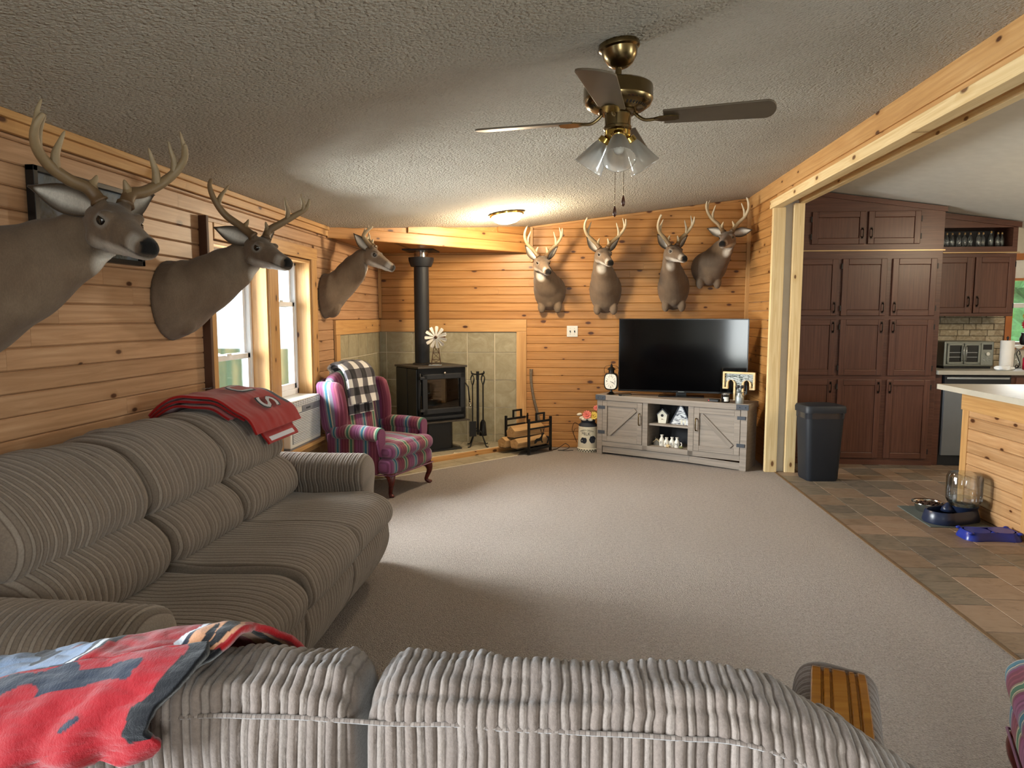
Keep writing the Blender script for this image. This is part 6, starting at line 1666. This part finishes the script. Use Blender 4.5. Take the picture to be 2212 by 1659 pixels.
r = thing('soap_dispenser', 'red soap bottle with a clear pump beside the sink', 'soap bottle', (4.33, 7.02, .912)); MB().lathe([(.034, 0), (.037, .004), (.037, .105), (.030, .118), (.012, .122)], 24).build('bottle', 'red_plastic', r, smooth=40); MB().lathe([(.037, .112), (.038, .115), (.013, .128), (.011, .15)], 20).build('collar', 'clear_glass', r, smooth=40); MB().tube(bezier([(0, 0, .14), (0, 0, .17), (-.02, -.01, .176), (-.04, -.02, .168)], 4), .005, 8).build('pump', 'white_plastic', r, smooth=True)
r = thing('spray_bottle', 'white spray bottle behind the red soap bottle', 'spray bottle', (4.36, 7.22, .912)); MB().lathe([(.032, 0), (.034, .004), (.034, .12), (.014, .17), (.013, .19)], 20).build('bottle', 'clear_glass', r, smooth=40); MB().prism([(-.05, .205), (-.045, .225), (.03, .228), (.035, .2), (.012, .19), (-.012, .19), (-.02, .2)], 'y', -.012, .012).build('trigger_head', 'white_plastic', r, bevel=.003)
r = thing('crumpled_tissue', 'crumpled white paper towel on the counter in front of the oven', 'tissue', (4.06, 6.90, .912))
m = MB(); m.ell((0, 0, .02), (.085, .04, .026), 40, 24); m.v = [tuple(Vector(v)*(1+.35*nz(v[0]*28, v[1]*28, v[2]*28))) for v in m.v]; m.v = [(a, b, max(.0005, c)) for a, b, c in m.v]; m.build('paper', 'tissue', r, smooth=True)
r = thing('flower_vase', 'vase with a red dahlia and yellow blooms on the kitchen window sill', 'flowers', (4.50, 7.36, 1.135)); MB().lathe([(.03, 0), (.04, .02), (.045, .06), (.03, .10), (.034, .12)], 20).build('vase', 'dark_plastic', r, smooth=40)
for c, rad, mat in (((-.02, -.06, .19), .065, 'petal_red'), ((.06, -.04, .21), .06, 'petal_red'), ((-.01, -.03, .275), .05, 'petal_gold'), ((.07, -.02, .28), .05, 'petal_gold')):
    MB().tube([(0, 0, .1), c], .003, 5).build('stem', 'leaf_green', r)
    for ring, (k, rr) in enumerate(((14, 1.0), (11, .75), (7, .5))):
        for q in range(k):
            a = 2*math.pi*q/k+ring*.3; M = Matrix.Translation(c) @ Matrix.Rotation(R(70), 4, 'X') @ Matrix.Rotation(a, 4, 'Z') @ Matrix.Rotation(R(-15-22*ring), 4, 'Y'); MB().ell((rad*rr*.55, 0, 0), (rad*rr*.5, rad*rr*.2, .004), 8, 5).xf(M).build('petal', mat, r, smooth=True)
# kitchen window
w4 = bpy.data.objects.new('window_4', None); C.objects.link(w4); struct(w4, 'kitchen window over the counter with a white shade')
x0, x1, z0, z1 = WINK; f = .04; m = MB(); yy = YB+.05
m.box(x0, x0+f, yy, yy+.05, z0, z1); m.box(x1-f, x1, yy, yy+.05, z0, z1); m.box(x0, x1, yy, yy+.05, z0, z0+f); m.box(x0, x1, yy, yy+.05, z1-f, z1); m.box(x0, x1, yy, yy+.05, 1.505, 1.55); m.build('window_frame', 'white_vinyl', w4, bevel=.004)
MB().box(x0+f, x1-f, yy+.022, yy+.027, z0+f, z1-f).build('pane', 'window_glass', w4)
MB().box(x0+.005, x1-.005, YB+.005, YB+.03, 1.80, z1-.003).build('roller_shade', 'blind', w4)
def ktrim(n, *b): struct(MB().box(*b).build('trim_%d' % n, 'oak_trim', bevel=.003))
ktrim(40, x0-.065, x0, YB-.02, YB, z0-.03, z1+.065); ktrim(41, x1, x1+.065, YB-.02, YB, z0-.03, z1+.065); ktrim(42, x0, x1, YB-.02, YB, z1, z1+.065); ktrim(43, x0-.07, x1+.07, YB-.06, YB+.10, z0-.03, z0); ktrim(44, x0, x1, YB-.02, YB+.004, 1.775, 1.80)
# kitchen ceiling light (outside the frame) and lit area
r = thing('kitchen_ceiling_light', 'round kitchen ceiling light above the peninsula, outside the picture', 'ceiling light', (4.15, 4.7, zk(4.15)))
a = MB().lathe([(.16, 0), (.165, -.02), (.15, -.03)], 32).build('rim', 'white_plastic', r, smooth=40); b = MB().lathe([(.148, -.028), (.12, -.07), (.05, -.09), (.004, -.092)], 32).build('glass_dome', 'lamp_glow', r, smooth=True)
for q in (a, b): q.rotation_euler = (0, math.atan(.135), 0)
point('kitchen_lamp_bulb', (4.15, 4.7, zk(4.15)-.18), 38, (1.0, .80, .55), .12)
# ------------------------------------------------------------------ bin and pet bowls
def bin_():
    r = thing('trash_bin', 'tall black plastic trash bin beside the doorway post', 'trash bin', (2.155, 6.20, -.0), R(6))
    def ring(hx, hy, rd, z, n=6):
        o = []
        for (cx, cy, a0) in ((hx-rd, hy-rd, 0), (-hx+rd, hy-rd, 90), (-hx+rd, -hy+rd, 180), (hx-rd, -hy+rd, 270)):
            for k in range(n+1): a = R(a0+90*k/n); o.append((cx+rd*math.cos(a), cy+rd*math.sin(a), z))
        return o
    def skin(rs):
        m = MB(); n = len(rs[0])
        for q in rs: m.v += q
        for i in range(len(rs)-1):
            for k in range(n): m.f.append((i*n+k, i*n+(k+1) % n, (i+1)*n+(k+1) % n, (i+1)*n+k))
        m.f += [tuple(range(n-1, -1, -1)), tuple(range((len(rs)-1)*n, len(rs)*n))]; return m
    skin([ring(.13, .105, .035, .0), ring(.138, .112, .04, .02), ring(.165, .128, .045, .57)]).build('bin_body', 'bin_plastic', r, smooth=40)
    b = skin([ring(.168, .131, .045, .545), ring(.170, .133, .045, .60)]); b.v = [(x+.004*nz(x*30, z*60, 1), y+.004*nz(y*30, z*60, 2), z) for x, y, z in b.v]; b.build('bag_rim', 'bag_film', r, smooth=40)
    skin([ring(.178, .14, .05, .595), ring(.180, .142, .05, .635), ring(.172, .135, .05, .655), ring(.10, .08, .05, .668)]).build('lid', 'bin_plastic', r, smooth=35)
bin_()
FK = .0002
tag(MB().prism([(2.44, 5.33), (2.72, 5.33), (2.83, 4.80), (2.42, 4.80)], 'z', FK, .006).build('feeding_mat', 'mat_grey', bevel=.002), 'grey mat under the pet bowls', 'mat')
r = thing('steel_bowl', 'stainless pet bowl filled with brown kibble', 'pet bowl', (2.60, 5.20, .0062))
MB().lathe([(.075, 0), (.08, .004), (.098, .062), (.112, .066), (.113, .063), (.102, .06), (.094, .055), (.08, .012), (.0, .010)], 40).build('bowl', 'chrome', r, smooth=40)
rg = random.Random(6); m = MB()
for k in range(150): a = rg.uniform(0, 6.28); q = .085*math.sqrt(rg.random()); m.ell((q*math.cos(a), q*math.sin(a), .050+rg.uniform(-.004, .006)+.010*(1-q/.085)), (.008, .007, .005), 6, 4)
k_ = m.build('kibble', 'kibble', r, smooth=True); k_['kind'] = 'stuff'
def waterer():
    r = thing('gravity_waterer', 'navy pet waterer with an upturned clear jug', 'pet waterer', (2.555, 4.93, .0062), R(22))
    # basin: two joined rounds
    n = 28; out = []
    for k in range(n): a = 2*math.pi*k/n; out.append((a, ))
    def base(z, g):
        pts = []
        for k in range(40):
            a = 2*math.pi*k/40; c, s = math.cos(a), math.sin(a)
            x = (.115+g)*c+(-.0 if c < 0 else .17*min(1, c*2.2)); y = (.115+g)*s*(1 if abs(c) > .25 else 1); pts.append((x, y, z))
        return pts
    m = MB(); rs = [base(0, .0), base(.012, .004), base(.075, -.012), base(.083, -.018), base(.078, -.026), base(.03, -.036), base(.026, -.06)]
    for q in rs: m.v += q
    for i in range(len(rs)-1):
        for k in range(40): m.f.append((i*40+k, i*40+(k+1) % 40, (i+1)*40+(k+1) % 40, (i+1)*40+k))
    m.f += [tuple(range(39, -1, -1)), tuple(range(6*40, 7*40))]
    m.build('basin', 'navy_plastic', r, smooth=40)
    MB().lathe([(.06, .02), (.085, .07), (.095, .10), (.088, .102), (.05, .06)], 32, (.19, 0, 0)).build('jug_collar', 'navy_plastic', r, smooth=40)
    MB().lathe([(.05, .075), (.075, .09), (.108, .13), (.112, .15), (.112, .30), (.10, .325), (.085, .33), (.0, .318)], 36, (.19, 0, 0)).build('jug', 'water_jug', r, smooth=40)
    MB().lathe([(.045, .08), (.072, .095), (.104, .135), (.106, .15), (.0, .151)], 36, (.19, 0, 0)).build('water', 'water_jug', r, smooth=40)
    MB().lathe([(.045, .06), (.035, .085), (.012, .115), (.003, .12)], 16, (.085, .03, 0)).build('splash_guard', 'navy_plastic', r, smooth=True)
waterer()
def double_bowl():
    r = thing('double_bowl', 'bright blue double pet bowl on the tile floor', 'pet bowl', (2.68, 4.60, .0), R(2))
    def ring(g, z): 
        o = []
        for k in range(48): a = 2*math.pi*k/48; c, s = math.cos(a), math.sin(a); o.append((math.copysign(abs(c)**.45, c)*(.165+g), math.copysign(abs(s)**.5, s)*(.085+g)*(1-.20*math.exp(-(c/.25)**2)), z))
        return o
    rs = [ring(.012, 0), ring(.012, .006), ring(-.004, .045), ring(-.010, .052), ring(-.016, .05)]
    m = MB()
    for q in rs: m.v += q
    for i in range(4):
        for k in range(48): m.f.append((i*48+k, i*48+(k+1) % 48, (i+1)*48+(k+1) % 48, (i+1)*48+k))
    m.f += [tuple(range(47, -1, -1))]; m.build('tray', 'blue_bowl', r, smooth=40)
    for x in (-.075, .075): MB().lathe([(.072, .051), (.066, .050), (.055, .015), (.0, .012)], 28, (x, 0, 0)).build('basin', 'blue_bowl', r, smooth=40)
    for x, y in ((-.15, -.07), (.15, -.07), (-.15, .07), (.15, .07), (0, -.05)): MB().ell((x, y, .048), (.018, .014, .010), 10, 6).build('rim_bead', 'blue_bowl', r, smooth=True)
double_bowl()
